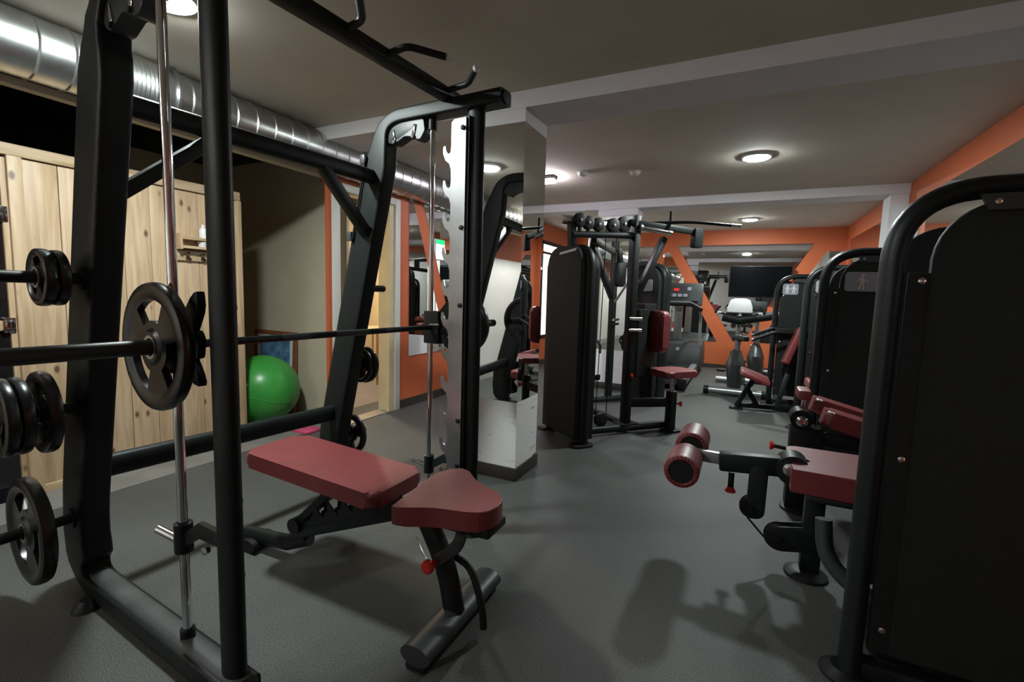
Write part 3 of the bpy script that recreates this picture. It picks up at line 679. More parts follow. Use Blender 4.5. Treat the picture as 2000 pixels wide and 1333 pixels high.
# ------------------------------------------------------------------ selector machines along the right wall
def arch(x0, x1, y, ztop, r=.21, rx=.030, ry=.052):
    pts = fillet([(x0, y, .03), (x0, y, ztop), (x1, y, ztop), (x1, y, .03)], r, 12)
    return MB().tube(pts, rx, ry, up=(0, 1, 0), seg=20)
def tower(t, x, y, w=.60, ztop=1.53, face='back', depth=.40):
    """weight stack tower: tubular arch in the XZ plane with shrouds before and behind"""
    obj('arch_frame', arch(x, x+w+.16, y, ztop), BK, t)
    for xx in (x-.01, x+w+.17):
        obj('foot', MB().lathe((xx, y, 0), (0, 0, 1), [(0, 0), (0, .07), (.008, .07), (.018, .055), (.03, .04), (.03, 0)], seg=24), 'rubber', t)
    yb = y-.045
    zb = .12
    # grey edge strip and the big panel
    obj('edge_strip', MB().span((x+.035, y-.03, zb), (x+.10, y-.012, ztop-.235), .004), 'shroud', t)
    pan = obj('back_shroud', MB().prism(rrect((x+.085, yb+.01, zb), (1, 0, 0), (0, 0, 1), w, ztop-.035-zb, .16, 8, (0, 1, 1, 0)), (0, .03, 0), .008), 'shroud', t)
    obj('front_shroud', MB().prism(rrect((x+.085, y+depth, zb), (1, 0, 0), (0, 0, 1), w, ztop-.05-zb, .16, 8, (0, 1, 1, 0)), (0, .03, 0), .008), 'shroud', t)
    for zz in (1.272, .745, .20):
        obj('bolt', MB().lathe((x+.065, y-.03, zz), (0, -1, 0), [(0, .0095), (.004, .009), (.006, .005), (.006, 0)], seg=14), 'chrome', t)
    obj('top_bracket', MB().prism([(x+.165, yb-.004, ztop-.025), (x+.185, yb-.004, ztop-.068), (x+.50, yb-.004, ztop-.068), (x+.52, yb-.004, ztop-.025)], (0, .012, 0)), 'greyplastic', t)
    for xx in (x+.20, x+.48): obj('bolt', MB().lathe((xx, yb-.004, ztop-.046), (0, -1, 0), [(0, .008), (.004, .0075), (.006, 0)], seg=14), 'chrome', t)
    st = obj('weight_stack', MB().span((x+.16, y+.08, .12), (x+.62, y+.30, .80)), 'rubber', t)
    for xx in (x+.30, x+.50): obj('guide_rod', MB().cyl((xx, y+.19, .8), (xx, y+.19, ztop-.06), .01, 12), 'chrome', st)
    obj('base_rail', MB().span((x+.02, y-.03, .02), (x+w+.14, y+.03, .075), .012), BK, t)
    for xx in (x+.10, x+w+.06): obj('floor_rail', MB().beam((xx, y, .06), (xx, y+depth+.03, .06), .06, .05), BK, t)
    return pan
def placard(t, x0, x1, z0, z1, y, two=False):
    p = obj('placard', MB().prism(rrect((x0, y, z0), (1, 0, 0), (0, 0, 1), x1-x0, z1-z0, .02, 4), (0, -.004, 0)), 'placard', t, 'grey instruction placard')
    def fig(cx, cz, s, m):
        yy = y-.0045
        b = MB().lathe((cx, yy, cz+s*.36), (0, -1, 0), [(0, .09*s), (.0012, .09*s), (.0012, 0)], seg=12)
        b.beam((cx, yy-.0006, cz-.05*s), (cx+.02*s, yy-.0006, cz+.25*s), .20*s, .0012, up=(0, 1, 0), bevel=0)
        b.beam((cx-.05*s, yy-.0006, cz-.05*s), (cx-.12*s, yy-.0006, cz-.45*s), .08*s, .0012, up=(0, 1, 0), bevel=0)
        b.beam((cx+.05*s, yy-.0006, cz-.05*s), (cx+.08*s, yy-.0006, cz-.45*s), .08*s, .0012, up=(0, 1, 0), bevel=0)
        b.beam((cx+.08*s, yy-.0006, cz+.22*s), (cx+.28*s, yy-.0006, cz-.05*s), .06*s, .0012, up=(0, 1, 0), bevel=0)
        b.beam((cx-.08*s, yy-.0006, cz+.22*s), (cx-.26*s, yy-.0006, cz+.02*s), .06*s, .0012, up=(0, 1, 0), bevel=0)
        obj('figure_icon', b, m, p)
    h = z1-z0
    if two:
        fig(x0+(x1-x0)*.3, (z0+z1)/2, h*.85, 'icon2'); fig(x0+(x1-x0)*.7, (z0+z1)/2, h*.85, 'icon2')
    else:
        fig(x0+h*.75, (z0+z1)/2, h*.9, 'icon')
        obj('text_panel', MB().prism(rrect((x0+h*1.5, y-.0042, z0+.012), (1, 0, 0), (0, 0, 1), x1-x0-h*1.55, h-.03, .012, 4), (0, -.001, 0)), 'placard_dark', p)
    return p
def roller(t, x, y0, y1, z, r=.075):
    L = y1-y0
    o = obj('roller', MB().lathe((x, y0, z), (0, 1, 0), [(.004, .052), (0, .058), (.003, r-.006), (.012, r), (L-.012, r), (L-.003, r-.006), (L, .058), (L-.004, .052)], seg=32), 'red', t, 'oxblood foam roller')
    obj('end_disc', MB().lathe((x, y0, z), (0, 1, 0), [(0.002, 0), (.002, .052), (.006, .053)], seg=28), 'rubber', o)
    obj('end_disc', MB().lathe((x, y1, z), (0, -1, 0), [(0.002, 0), (.002, .052), (.006, .053)], seg=28), 'rubber', o)
    pl = MB()
    for k in range(26):
        a = 2*PI*k/26
        for yy in (y0, y1):
            pl.beam((x+.054*math.cos(a), yy, z+.054*math.sin(a)), (x+(r-.004)*math.cos(a), yy+(.002 if yy == y0 else -.002), z+(r-.004)*math.sin(a)), .006, .006, up=(0, 1, 0), bevel=0)
    obj('pleats', pl, 'red', o)['kind'] = 'stuff'
    return o

# nearest: prone/seated leg curl
t = thing('leg_curl_machine', 'nearest black weight tower with two oxblood rollers and a long pad', 'exercise machine', (.8, 1.9, 0))
tower(t, .392, 1.755, .60, 1.53)
yy = 2.345
obj('roller_shaft', MB().cyl((-.176, 2.13, .448), (-.172, 2.57, .485), .014, 14), 'chrome', t)
roller(t, -.188, 2.115, 2.325, .425+.02); roller(t, -.172, 2.37, 2.58, .485)
obj('slide_bar', MB().beam((-.17, yy, .465), (0, yy, .462), .03, .055), 'silver', t, 'silver telescopic bar')
obj('roller_arm', MB().beam((-.045, yy, .452), (.245, yy, .476), .06, .088, bevel=.012), BK, t)
obj('pop_pin', MB().cyl((.012, yy, .405), (.012, yy, .335), .013, 14).lathe((.075, yy, .495), (0, 0, 1), [(0, .008), (.012, .008), (.012, 0)], seg=10), BK, t)
obj('knob', MB().lathe((.012, yy, .338), (0, 0, -1), [(0, .012), (.012, .018), (.022, .025), (.026, .022), (.027, 0)], seg=18), 'redplastic', t, 'red pull knob')
obj('pivot_housing', MB().cyl((.25, yy-.055, .475), (.25, yy+.055, .475), .065, 24), BK, t)
obj('pivot_cap', MB().lathe((.236, yy-.056, .482), (0, -1, 0), [(0, .03), (.012, .028), (.016, .014), (.01, .010), (.01, 0)], seg=22), 'chrome', t, 'chrome pivot cap')
# pad with a notch
x0, x1, y0, y1 = .235, .95, 2.165, 2.56
out = fillet([(x0+.02, y0, 0), (x1, y0, 0), (x1, y1, 0), (x0+.02, y1, 0), (x0, y1-.03, 0), (x0, yy+.05, 0), (x0+.08, yy+.03, 0), (x0+.08, yy-.03, 0), (x0, yy-.05, 0), (x0, y0+.03, 0)], .03, 4)[1:]
obj('thigh_pad', MB().prism([p+V((0, 0, .415)) for p in out], (0, 0, .10), .02, 4), 'red', t, 'long oxblood thigh pad with a notch')
obj('pad_board', MB().span((.30, 2.19, .39), (.92, 2.53, .415), .004), 'rubber', t)
obj('column', MB().beam((.345, yy+.0, .03), (.345, yy, .40), .06, .075, up=(1, 0, 0)), BK, t)
obj('column_foot', MB().lathe((.335, yy, 0), (0, 0, 1), [(0, 0), (0, .085), (.01, .085), (.025, .06), (.03, .035), (.03, 0)], seg=24), 'rubber', t)
obj('main_beam', MB().beam((.35, yy, .38), (1.0, yy, .38), .06, .06), BK, t)
obj('link_beam', MB().beam((.62, 1.78, .06), (.62, yy, .06), .06, .05), BK, t)
def stadium(a, b, r, y, th, n=10):
    a, b = V((a[0], y, a[1])), V((b[0], y, b[1])); d = (b-a).normalized(); q = V((d.z, 0, -d.x)); out = []
    for c, s0 in ((b, 0), (a, PI)):
        for k in range(n+1):
            an = s0-PI/2+PI*k/n
            out.append(c+d*(r*math.cos(an))-q*(r*math.sin(an)))
    return MB().prism(out, (0, th, 0), .003)
for (a, e_, b, r, pr_) in (((.122, .43), (.120, .255), (.106, .262), .037, .050), ((.345, .175), (.222, .15), (.222, .15), .055, .058)):
    for k, y0_ in enumerate((yy-.032, yy+.024)):
        pb = obj('pulley_plate', stadium(a, e_, r, y0_, .008), BK, t)
    obj('pulley', MB().lathe((b[0], yy-.018, b[1]), (0, 1, 0), [(0, 0), (0, pr_*.92), (.006, pr_*1.06), (.018, pr_*.92), (.030, pr_*1.06), (.036, pr_*.92), (.036, 0)], seg=28), 'rubber', t)
    obj('pulley_bolt', MB().lathe((b[0], yy-.032, b[1]), (0, -1, 0), [(0, .012), (.006, .012), (.008, .006), (.006, 0)], seg=14), BK, t)
obj('cable', MB().tube([(.09, yy, .208), (.165, yy, .13)], .0045, seg=8), 'rubber', t)
obj('curved_tube', MB().tube(fillet([(.33, 2.02, .40), (.34, 2.0, .26), (.45, 1.96, .17), (.60, 1.96, .16)], .12, 7), .028, seg=16), 'greyplastic', t)
obj('bolt', MB().lathe((.415, 1.93, .26), (-.3, -1, .2), [(0, .018), (.015, .018), (.018, .01), (.018, 0)], seg=14), 'chrome', t)
obj('knob_rod', MB().cyl((.19, 2.62, .486), (.30, 2.62, .475), .010, 14), BK, t)
obj('knob', MB().lathe((.195, 2.62, .486), (-1, 0, 0), [(0, .012), (.008, .018), (.018, .023), (.022, .02), (.023, 0)], seg=18), 'redplastic', t, 'red adjuster knob')

# second machine
t = thing('leg_press_machine', 'second black weight tower with grey figure placard and two narrow oxblood pads', 'exercise machine', (.85, 3.5, 0))
tower(t, .492, 3.80, .58, 1.54)
placard(t, .60, .98, 1.285, 1.41, 3.76)
yy = 3.1
obj('column', MB().span((.30, yy-.05, .02), (.46, yy+.06, .50), .012), BK, t)
obj('column_foot', MB().lathe((.38, yy, 0), (0, 0, 1), [(0, 0), (0, .10), (.012, .10), (.02, .08), (.02, 0)], seg=24), 'rubber', t)
obj('pivot_housing', MB().cyl((.345, yy-.075, .545), (.345, yy+.05, .545), .055, 24), BK, t)
obj('pivot_cap', MB().lathe((.347, yy-.078, .54), (0, -1, 0), [(0, .032), (.014, .03), (.02, .016), (.012, .012), (.012, 0)], seg=22), 'chrome', t, 'chrome pivot cap')
for k, (ya, dz, dx) in enumerate(((3.02, -.01, .03), (3.24, .015, .0))):
    p0 = V((.41+dx, ya, .54+dz)); dd = V((.30, 0, -.075)).normalized()
    pad_ = obj('leg_pad', MB().prism(rrect(p0, dd, (0, 1, 0), .42, .15, .04, 5), V((.02, 0, .085)), .025, 4), 'red', t, 'narrow sloping oxblood leg pad')
    obj('pad_handle', MB().cyl(p0+dd*.20+V((0, -.03, .055)), p0+dd*.34+V((0, -.03, .05)), .014, 14), 'rubber', pad_)
obj('main_beam', MB().beam((.40, yy, .44), (.95, yy, .40), .06, .07), BK, t)
obj('link_beam', MB().beam((.80, yy, .06), (.80, 3.8, .06), .06, .05), BK, t)
obj('seat_post', MB().beam((.80, yy, .03), (.80, yy, .42), .06, .06, up=(1, 0, 0)), BK, t)
obj('head_pad', MB().box((.365, 3.22, .665), (.07, .16, .06), None, .015), 'red', t, 'small oxblood pad')
obj('pad_stem', MB().cyl((.37, 3.22, .58), (.37, 3.22, .64), .014, 12), 'chrome', t)

# third machine
t = thing('leg_extension_machine', 'third black weight tower, half hidden between two other towers', 'exercise machine', (.9, 5.1, 0))
tower(t, .535, 5.12, .56, 1.52)
placard(t, .595, .98, 1.295, 1.405, 5.08)
obj('seat_pad', MB().box((.75, 4.72, .5), (.40, .34, .08), None, .02, 3), 'red', t)
obj('seat_post', MB().beam((.75, 4.72, .03), (.75, 4.72, .46), .07, .07, up=(1, 0, 0)), BK, t)
obj('link_beam', MB().beam((.75, 4.72, .06), (.75, 5.1, .06), .06, .05), BK, t)

# fourth machine: chest press with seat and chrome tipped handles
t = thing('chest_press_machine', 'farthest right tower with grip handles and a sloping oxblood seat', 'exercise machine', (.5, 6.0, 0))
tower(t, .355, 6.20, .56, 1.49)
placard(t, .405, .56, 1.285, 1.41, 6.16, True)
for cx in (.428, .478):
    obj('orange_badge', MB().lathe((cx, 6.165, 1.455), (0, -1, 0), [(0, .02), (.003, .02), (.003, 0)], seg=16), 'orange', t)
obj('seat_pad', MB().prism([V(p) for p in ((.03, 5.60, .40), (.06, 5.55, .39), (.32, 5.55, .30), (.32, 5.95, .30), (.06, 5.95, .39), (.03, 5.90, .40))], (.01, 0, .06), .02, 3), 'red', t, 'sloping oxblood seat')
obj('seat_strut', MB().beam((.02, 5.72, .03), (.17, 5.72, .35), .05, .05, up=(0, 1, 0)), BK, t)
obj('seat_strut', MB().beam((.24, 5.78, .03), (.10, 5.76, .26), .05, .05, up=(0, 1, 0)), BK, t)
obj('floor_beam', MB().beam((.03, 5.74, .045), (.60, 5.85, .045), .06, .05), BK, t)
obj('foot_plate', MB().box((.02, 5.73, .01), (.14, .10, .02), None, .004), 'rubber', t)
obj('link_beam', MB().beam((.52, 5.84, .05), (.52, 6.2, .05), .06, .05), BK, t)
obj('seat_riser', MB().beam((.42, 5.82, .05), (.56, 6.02, .62), .05, .05, up=(1, 0, 0)), BK, t)
obj('back_pad', MB().beam((.47, 5.95, .52), (.60, 6.0, .92), .26, .07, up=(-.9, 0, .3), bevel=.02), 'red', t, 'oxblood back pad')
for dy, dz in ((-.08, -.02), (.10, .02)):
    hd = obj('press_handle', MB().tube(fillet([(.56, 6.10+dy, .88+dz), (.36, 6.05+dy, .885+dz), (.14, 6.0+dy, .79+dz)], .06, 6), .018, seg=14), 'rubber', t)
    obj('handle_tip', MB().cyl((.15, 6.002+dy, .795+dz), (.125, 5.996+dy, .783+dz), .0185, 14), 'chrome', hd)
obj('press_arm', MB().beam((.36, 6.10, .87), (.70, 6.12, .89), .05, .06), BK, t)

# ------------------------------------------------------------------ cable gym, turned about 51 degrees
ANG = math.radians(51)
U = V((math.cos(ANG), math.sin(ANG), 0)); W_ = V((-math.sin(ANG), math.cos(ANG), 0)); O_ = V((-1.333, 3.647, 0))
def P(a, b, z): return O_+U*a+W_*b+V((0, 0, z))
t = thing('cable_gym', 'black multi station cable gym with weight towers, overhead pulleys and oxblood seat', 'exercise machine', tuple(P(.8, .4, 0)))
def gym_tower(a, b, sgn, ztop=1.60, w=.53):
    # towers stand across U; sgn = which way the stack faces
    hw = w/2
    obj('back_shroud', MB().prism(rrect(P(a, b-hw, .05), W_, (0, 0, 1), w, ztop-.05, .16, 8, (0, 1, 1, 0)), U*.055*sgn, .01), 'shroud', t)
    obj('front_shroud', MB().prism(rrect(P(a+.13*sgn, b-hw, .05), W_, (0, 0, 1), w, ztop-.08, .16, 8, (0, 1, 1, 0)), U*.05*sgn, .01), 'shroud', t)
    pts = fillet([P(a+.09*sgn, b-hw-.005, .02), P(a+.09*sgn, b-hw-.005, ztop-.01), P(a+.09*sgn, b+hw+.005, ztop-.01), P(a+.09*sgn, b+hw+.005, .02)], .18, 10)
    obj('arch_frame', MB().tube(pts, .026, .04, up=U, seg=18), BK, t)
    for s_ in (-1, 1):
        obj('foot', MB().prism(rrect(P(a-.03, b+s_*hw-.06, 0), U, W_, .20, .12, .05, 5), (0, 0, .018), .005), 'rubber', t)
    st = obj('weight_stack', MB().beam(P(a+.092*sgn, b-.2, .45), P(a+.092*sgn, b+.2, .45), .05, .8), 'rubber', t)
    return st
gym_tower(0, 0, 1)
gym_tower(1.80, .93, -1, 1.58)
obj('top_glint', MB().prism([P(-.003, .06, 1.535), P(-.003, -.19, 1.555), P(-.003, -.20, 1.575), P(-.003, .05, 1.555)], -U*.003), 'whiteplastic', t, 'white strip painted as lamp glint near the tower top')  # white strip added as the lamp's reflection on the tower's top edge
# floor beams
obj('floor_beam', MB().tube([P(.1, -.05, .05), P(1.13, -.12, .05)], .034, .034, up=(0, 0, 1), seg=16), BK, t)
obj('floor_beam', MB().tube([P(.5, .93, .05), P(1.75, .93, .05)], .034, .034, up=(0, 0, 1), seg=16), BK, t)
obj('floor_beam', MB().tube([P(.72, -.05, .05), P(.72, .93, .05)], .03, .03, up=(0, 0, 1), seg=16), BK, t)
# posts
obj('post', MB().beam(P(.672, -.053, .05), P(.672, -.053, 1.90), .085, .06, up=U), BK, t)
obj('post_plate', MB().prism(rrect(P(.58, -.12, .075), U, W_, .20, .14, .02, 4), (0, 0, .01)), 'rubber', t)
obj('post', MB().beam(P(1.25, .98, .05), P(1.25, .98, 1.82), .075, .055, up=U), BK, t)
obj('overhead_beam', MB().tube([P(.05, -.03, 1.70), P(.69, -.05, 1.735)], .028, .034, up=W_, seg=16), 'greyplastic', t)
obj('tower_neck', MB().beam(P(.08, 0, 1.56), P(.05, -.02, 1.80), .07, .05, up=U), BK, t)
obj('brace', MB().beam(P(.30, .02, 1.68), P(1.22, .96, 1.70), .05, .06), BK, t)
obj('brace', MB().beam(P(.40, .18, 1.66), P(1.15, .88, 1.22), .05, .09, up=(0, 0, 1)), BK, t)
obj('brace', MB().beam(P(1.25, .98, 1.55), P(1.75, .94, 1.60), .05, .06), BK, t)
# overhead pulleys
obj('roller_cap', MB().lathe(P(-.04, .0, 1.815), U, [(0, .0), (0, .040), (.11, .040), (.115, 0)], seg=22), 'steel', t, 'bright steel roller end')
for a, z, r_ in ((.11, 1.815, .058), (.19, 1.80, .055), (.29, 1.795, .055), (.44, 1.80, .06), (.55, 1.82, .066)):
    c = P(a, -.05, z)
    pu = obj('pulley', MB().lathe(c-W_*.02-U*.0, W_, [(0, 0), (0, r_*.85), (.004, r_), (.02, r_*.86), (.036, r_), (.04, r_*.85), (.04, 0)], seg=28), 'rubber', t)
    obj('pulley_bolt', MB().lathe(c-W_*.02, -W_, [(0, .012), (.006, .012), (.008, 0)], seg=12), 'steel', pu)
    obj('pulley_bracket', MB().beam(c-V((0, 0, .01)), P(a, -.05, 1.70+.055*a), .02, .03, up=U), BK, t)
# lat bar assembly on top right
obj('top_arm', MB().beam(P(.60, -.06, 1.84), P(1.28, -.16, 1.80), .05, .05), BK, t)
obj('pulldown_bar', MB().tube(fillet([P(.62, .30, 1.85), P(.80, .05, 1.86), P(1.10, -.28, 1.86), P(1.35, -.52, 1.82)], .1, 6), .014, seg=12), BK, t)
obj('bar_tip', MB().cyl(P(1.32, -.49, 1.825), P(1.37, -.54, 1.816), .016, 12), 'chrome', t)
obj('arm_block', MB().prism(rrect(P(1.22, -.20, 1.66), U, (0, 0, 1), .10, .17, .015, 3), W_*.06, .006), BK, t)
obj('chrome_shaft', MB().cyl(P(.70, -.10, 1.795), P(1.0, -.14, 1.77), .02, 16), 'chrome', t)
obj('hub', MB().lathe(P(.70, -.10, 1.80), -U, [(0, .03), (.02, .028), (.024, .012), (.018, .01), (.018, 0)], seg=20), 'steel', t)
obj('mast', MB().cyl(P(1.0, -.12, 1.82), P(1.0, -.12, 1.96), .014, 12), BK, t)
obj('swing_arm', MB().beam(P(1.0, -.05, 1.74), P(.72, -.06, 1.22), .05, .06, up=W_), BK, t)
obj('lever', MB().cyl(P(.95, .25, 1.45), P(.80, .35, 1.15), .011, 10), 'silver', t)
obj('arm_pad', MB().prism(rrect(P(.78, .30, 1.30), U, (0, 0, 1), .10, .24, .03, 5), W_*.05, .012), 'rubber', t, 'rounded black arm pad')
obj('pad_hanger', MB().beam(P(.82, .32, 1.52), P(.80, .32, 1.66), .05, .04, up=W_), BK, t)
# mid carriage, seat and back pad
obj('carriage_box', MB().beam(P(.78, -.02, .50), P(.78, -.02, 1.10), .16, .10, up=U), 'shroud', t)
obj('carriage_box', MB().beam(P(.92, .06, .25), P(.92, .06, 1.15), .16, .14, up=U), 'shroud', t)
for z in (.92, 1.02): obj('crossbar', MB().cyl(P(.62, -.10, z), P(.74, -.12, z), .014, 14), 'chrome', t)
obj('selector_rod', MB().cyl(P(.68, -.09, .36), P(.68, -.09, .86), .007, 10), 'rubber', t)
obj('selector_knob', MB().lathe(P(.68, -.09, .52), -W_, [(0, .01), (.01, .016), (.02, .014), (.021, 0)], seg=12), 'redplastic', t)
obj('back_pad', MB().prism(rrect(P(.93, -.19, .72), W_, (0, 0, 1), .28, .37, .05, 6), U*.075, .022, 3), 'red', t, 'upright oxblood back pad')
obj('seat_pad', MB().prism(rrect(P(.90, -.33, .515), U, W_, .36, .30, .06, 6), (0, 0, .055), .018, 3), 'red', t, 'square oxblood seat pad')
obj('seat_stem', MB().cyl(P(1.08, -.18, .33), P(1.08, -.18, .51), .022, 14), 'steel', t)
obj('seat_post', MB().beam(P(1.08, -.18, .02), P(1.08, -.18, .37), .07, .07, up=U), BK, t)
obj('seat_foot', MB().prism(rrect(P(1.0, -.24, 0), U, W_, .18, .12, .03, 4), (0, 0, .016), .005), 'rubber', t)
obj('seat_beam', MB().beam(P(.68, -.06, .27), P(1.08, -.18, .27), .05, .08), BK, t)
obj('knob', MB().lathe(P(1.11, -.20, .26), U*.8-W_*.7, [(0, .008), (.03, .008), (.035, .02), (.05, .024), (.06, .018), (.062, 0)], seg=16), 'redplastic', t, 'red seat knob')
# low pulley and cables
obj('low_pulley', MB().lathe(P(.40, -.08, .135), W_, [(0, 0), (0, .05), (.004, .06), (.02, .05), (.036, .06), (.04, .05), (.04, 0)], seg=24), 'rubber', t)
obj('pulley_bracket', MB().beam(P(.40, -.06, .06), P(.40, -.06, .14), .012, .03, up=W_), BK, t)
for a, z1 in ((.345, 1.79), (.455, 1.80)):
    obj('cable', MB().cyl(P(a, -.06, .135), P(a+.03, -.05, z1), .004, 8), 'rubber', t)
obj('low_crossbar', MB().beam(P(.15, -.02, .48), P(.48, .10, .48), .03, .05), BK, t)
obj('grip_handle', MB().tube(fillet([P(.30, -.02, .86), P(.36, -.06, .80), P(.36, -.06, .72)], .03, 4), .012, seg=10), 'chrome', t)
for z in (.95, .90): obj('crossbar', MB().cyl(P(1.18, .86, z), P(1.34, .98, z), .014, 12), 'steel' if z > .92 else BK, t)
placard_ = obj('placard', MB().prism(rrect(P(1.615, .76, 1.28), W_, (0, 0, 1), .34, .13, .02, 4), -U*.006), 'placard', t, 'grey instruction placard')

# ------------------------------------------------------------------ treadmill
t = thing('treadmill', 'black treadmill with red lit console in front of the far mirrors', 'treadmill', (-.92, 7.3, 0))
tx0, tx1 = -1.27, -.57
obj('deck', MB().span((tx0+.03, 6.42, .07), (tx1-.03, 8.1, .16), .01), 'greyplastic', t)
obj('running_belt', MB().span((tx0+.10, 6.40, .158), (tx1-.10, 8.0, .168), .003), 'rubber', t)
for xx in (tx0+.045, tx1-.045): obj('side_rail', MB().span((xx-.045, 6.40, .09), (xx+.045, 8.0, .185), .015), 'silver', t)
for xx in (tx0+.06, tx1-.06): obj('rear_cap', MB().box((xx, 6.40, .10), (.11, .08, .14), None, .02), 'rubber', t)
obj('motor_hood', MB().prism([(tx0, 7.86, .10), (tx0, 7.86, .26), (tx0, 7.95, .48), (tx0, 8.25, .56), (tx0, 8.62, .44), (tx0, 8.70, .10)], (tx1-tx0+.05, 0, 0), .03, 3), 'greyplastic', t, 'dark rounded motor hood')
obj('badge', MB().lathe((-.88, 7.915, .40), (0, -1, .35), [(0, .03), (.006, .028), (.006, 0)], seg=16), 'silver', t)
for xx in (tx0+.0, tx1-.005):
    obj('upright', MB().tube(fillet([(xx, 8.05, .12), (xx, 8.05, .92), (xx+(.0), 7.78, 1.07)], .12, 8), .03, .022, up=(1, 0, 0), seg=16), 'silver', t, 'silver upright')
obj('upright_leg', MB().beam((-.93, 8.2, .45), (-.93, 8.12, 1.1), .12, .06, up=(0, 1, 0)), 'silver', t)
obj('handrail', MB().tube(fillet([(tx0-.02, 7.74, 1.04), (tx0+.15, 7.86, 1.12), (tx1-.15, 7.86, 1.12), (tx1+.02, 7.74, 1.04)], .05, 5), .03, seg=14), 'rubber', t)
obj('rail_trim', MB().tube(fillet([(tx0-.01, 7.73, 1.075), (tx0+.15, 7.85, 1.155), (tx1-.15, 7.85, 1.155), (tx1+.01, 7.73, 1.075)], .05, 5), .012, seg=10), 'silver', t)
cs = obj('console', MB().beam((-.90, 8.06, 1.10), (-.90, 8.16, 1.46), .66, .06, up=(0, 1, 0), bevel=.02), 'greyplastic', t, 'dark console')
ey = V((0, .1, .36)).normalized(); ny = V((0, -.36, .1)).normalized()
def onc(x, s, w, h, m, nm, lb=None, k=.033):
    o_ = V((-.90+x, 8.06, 1.10))+ey*s+ny*k
    return obj(nm, MB().prism(rrect(o_, (1, 0, 0), ey, w, h, .008, 3), ny*.003), m, cs, lb)
onc(-.24, .12, .36, .20, 'placard_dark', 'console_face'); onc(-.12, .235, .085, .04, 'led', 'display', 'red lit display', .037)
onc(.09, .24, .06, .06, 'placard', 'button', None, .037)
for i in range(4): onc(-.22+.085*i, .135, .065, .05, 'placard', 'button', None, .037)
for xx in (-.22, .22): obj('cup_holder', MB().lathe((-.90+xx, 8.02, 1.13), (0, 0, 1), [(0, 0), (0, .045), (.05, .05), (.05, .042), (.01, .04), (.01, 0)], seg=18), 'rubber', cs)

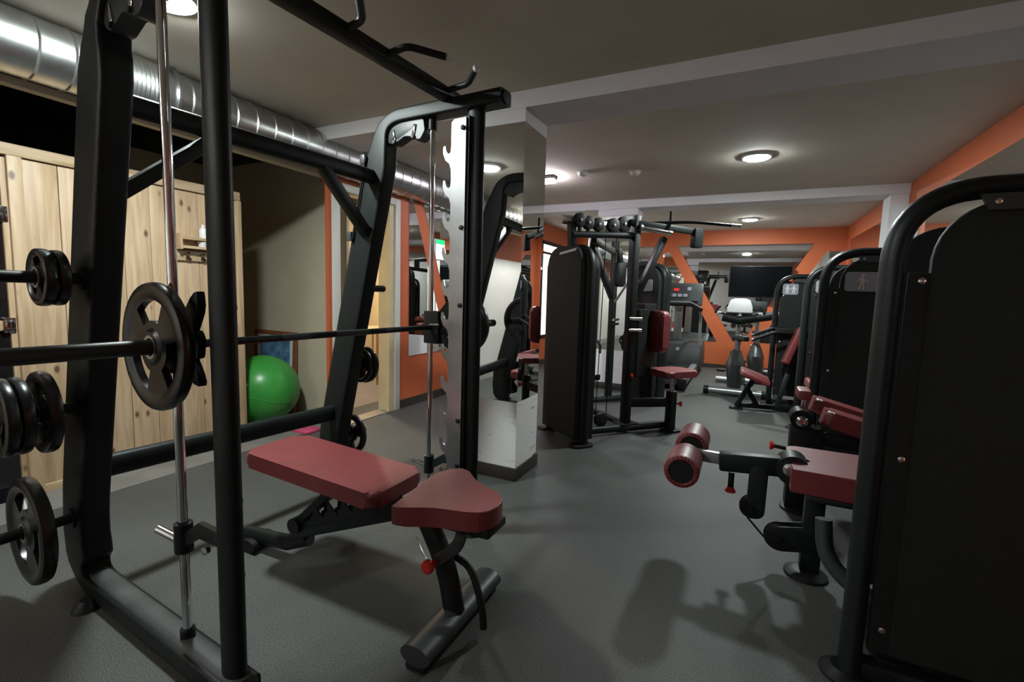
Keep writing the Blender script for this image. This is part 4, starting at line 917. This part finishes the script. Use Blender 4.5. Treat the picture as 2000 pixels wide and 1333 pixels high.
# ------------------------------------------------------------------ exercise bikes
def bike(x, y, label, pale=True):
    t = thing('exercise_bike', label, 'exercise bike', (x, y, 0))
    L = lambda a, b, c: (x+a, y+b, c)
    obj('rear_stabiliser', MB().tube([L(-.30, 0, .055), L(.32, .0, .055)], .05, .045, up=(0, 0, 1), seg=18), 'silver', t, 'silver floor bar')
    for s_ in (-.32, .34): obj('end_cap', MB().tube([L(s_-.03, 0, .055), L(s_+.03, 0, .055)], .056, .052, up=(0, 0, 1), seg=18), 'rubber', t)
    obj('front_stabiliser', MB().tube([L(-.25, 1.0, .05), L(.25, 1.0, .05)], .045, .04, up=(0, 0, 1), seg=18), 'silver', t)
    obj('frame', MB().tube([L(0, .0, .07), L(0, .95, .07)], .05, .035, up=(0, 0, 1), seg=16), 'greyplastic', t)
    bd = [(-.02, .16), (.02, .22), (.55, .19), (.78, .14), (.9, .1)]
    pts = [L(0, .22, .08), L(0, .24, .25), L(0, .25, .36), L(0, .27, .47), L(0, .29, .56)]
    obj('body', MB().tube(pts, [.20, .24, .25, .17, .06], [.085, .10, .12, .085, .05], up=(1, 0, 0), seg=24), 'greyplastic', t, 'rounded dark drive housing')
    obj('seat_post', MB().cyl(L(.01, .26, .5), L(.02, .17, .70), .024, 16), 'silver', t)
    obj('adjuster', MB().lathe(L(-.03, .26, .53), (-1, 0, 0), [(0, .012), (.03, .012), (.035, .02), (.05, .018), (.05, 0)], seg=14), 'chrome', t)
    sd = fillet([L(-.135, -.0, .70), L(.135, .0, .70), L(.13, .12, .70), L(.04, .30, .70), L(-.04, .30, .70), L(-.13, .12, .70)], .06, 5)[1:-1]
    obj('saddle', MB().prism(sd, (0, 0, .06), .022, 3), 'rubber', t)
    obj('handlebar_post', MB().tube([L(0, .70, .35), L(0, .60, .80), L(0, .58, 1.0)], .035, .03, up=(1, 0, 0), seg=16), 'silver', t)
    obj('front_housing', MB().tube([L(0, .62, .08), L(0, .64, .30), L(0, .68, .50)], [.16, .18, .06], [.07, .08, .05], up=(1, 0, 0), seg=20), 'greyplastic', t)
    for s_ in (-1, 1):
        hb = obj('handlebar', MB().tube(fillet([L(.04*s_, .56, 1.02), L(.24*s_, .50, 1.03), L(.30*s_, .38, 1.04), L(.24*s_, .45, 1.12)], .04, 5), .015, seg=12), 'rubber', t)
        obj('grip', MB().tube([L(.27*s_, .40, 1.04), L(.23*s_, .53, 1.03)], .019, seg=12), 'console', hb, 'pale grip')
        pd = obj('pedal', MB().box(L(-.17*s_, .32, .20+.08*s_), (.10, .16, .03), None, .008), 'rubber', t)
        obj('crank', MB().beam(L(-.11*s_, .34, .28), L(-.115*s_, .32, .20+.08*s_), .02, .03, up=(1, 0, 0)), 'steel', pd)
    obj('console_tray', MB().tube([L(-.2, .52, .98), L(0, .50, .94), L(.2, .52, .98)], .04, .06, up=(0, 0, 1), seg=14), 'rubber', t)
    if pale:
        out = [V(L(a_, .50+.9*(c_-1.05), c_)) for a_, c_ in ((-.155, 1.05), (.155, 1.05), (.15, 1.13), (.12, 1.215), (.07, 1.235), (-.07, 1.235), (-.12, 1.215), (-.15, 1.13))]
        obj('console', MB().prism(out, (0, .03, -.02), .008, 3), 'console', t, 'bright pale console with rounded top')
    else:
        obj('console', MB().box(L(0, .58, 1.12), (.24, .05, .16), None, .02), 'greyplastic', t)
bike(-.02, 6.45, 'nearer exercise bike with bright pale console before the television')
bike(.235, 7.62, 'farther exercise bike half hidden behind the nearer one', False)

# ------------------------------------------------------------------ television
t = thing('television', 'large black flat television mounted in front of the far mirror', 'television', (.235, 8.9, 1.53))
obj('bezel', MB().span((-.225, 8.86, 1.265), (.70, 8.905, 1.79), .006), 'rubber', t)
obj('screen', MB().span((-.213, 8.856, 1.283), (.688, 8.861, 1.778)), 'screen', t)
obj('wall_bracket', MB().span((.12, 8.9, 1.42), (.36, 8.992, 1.64)), 'greyplastic', t)
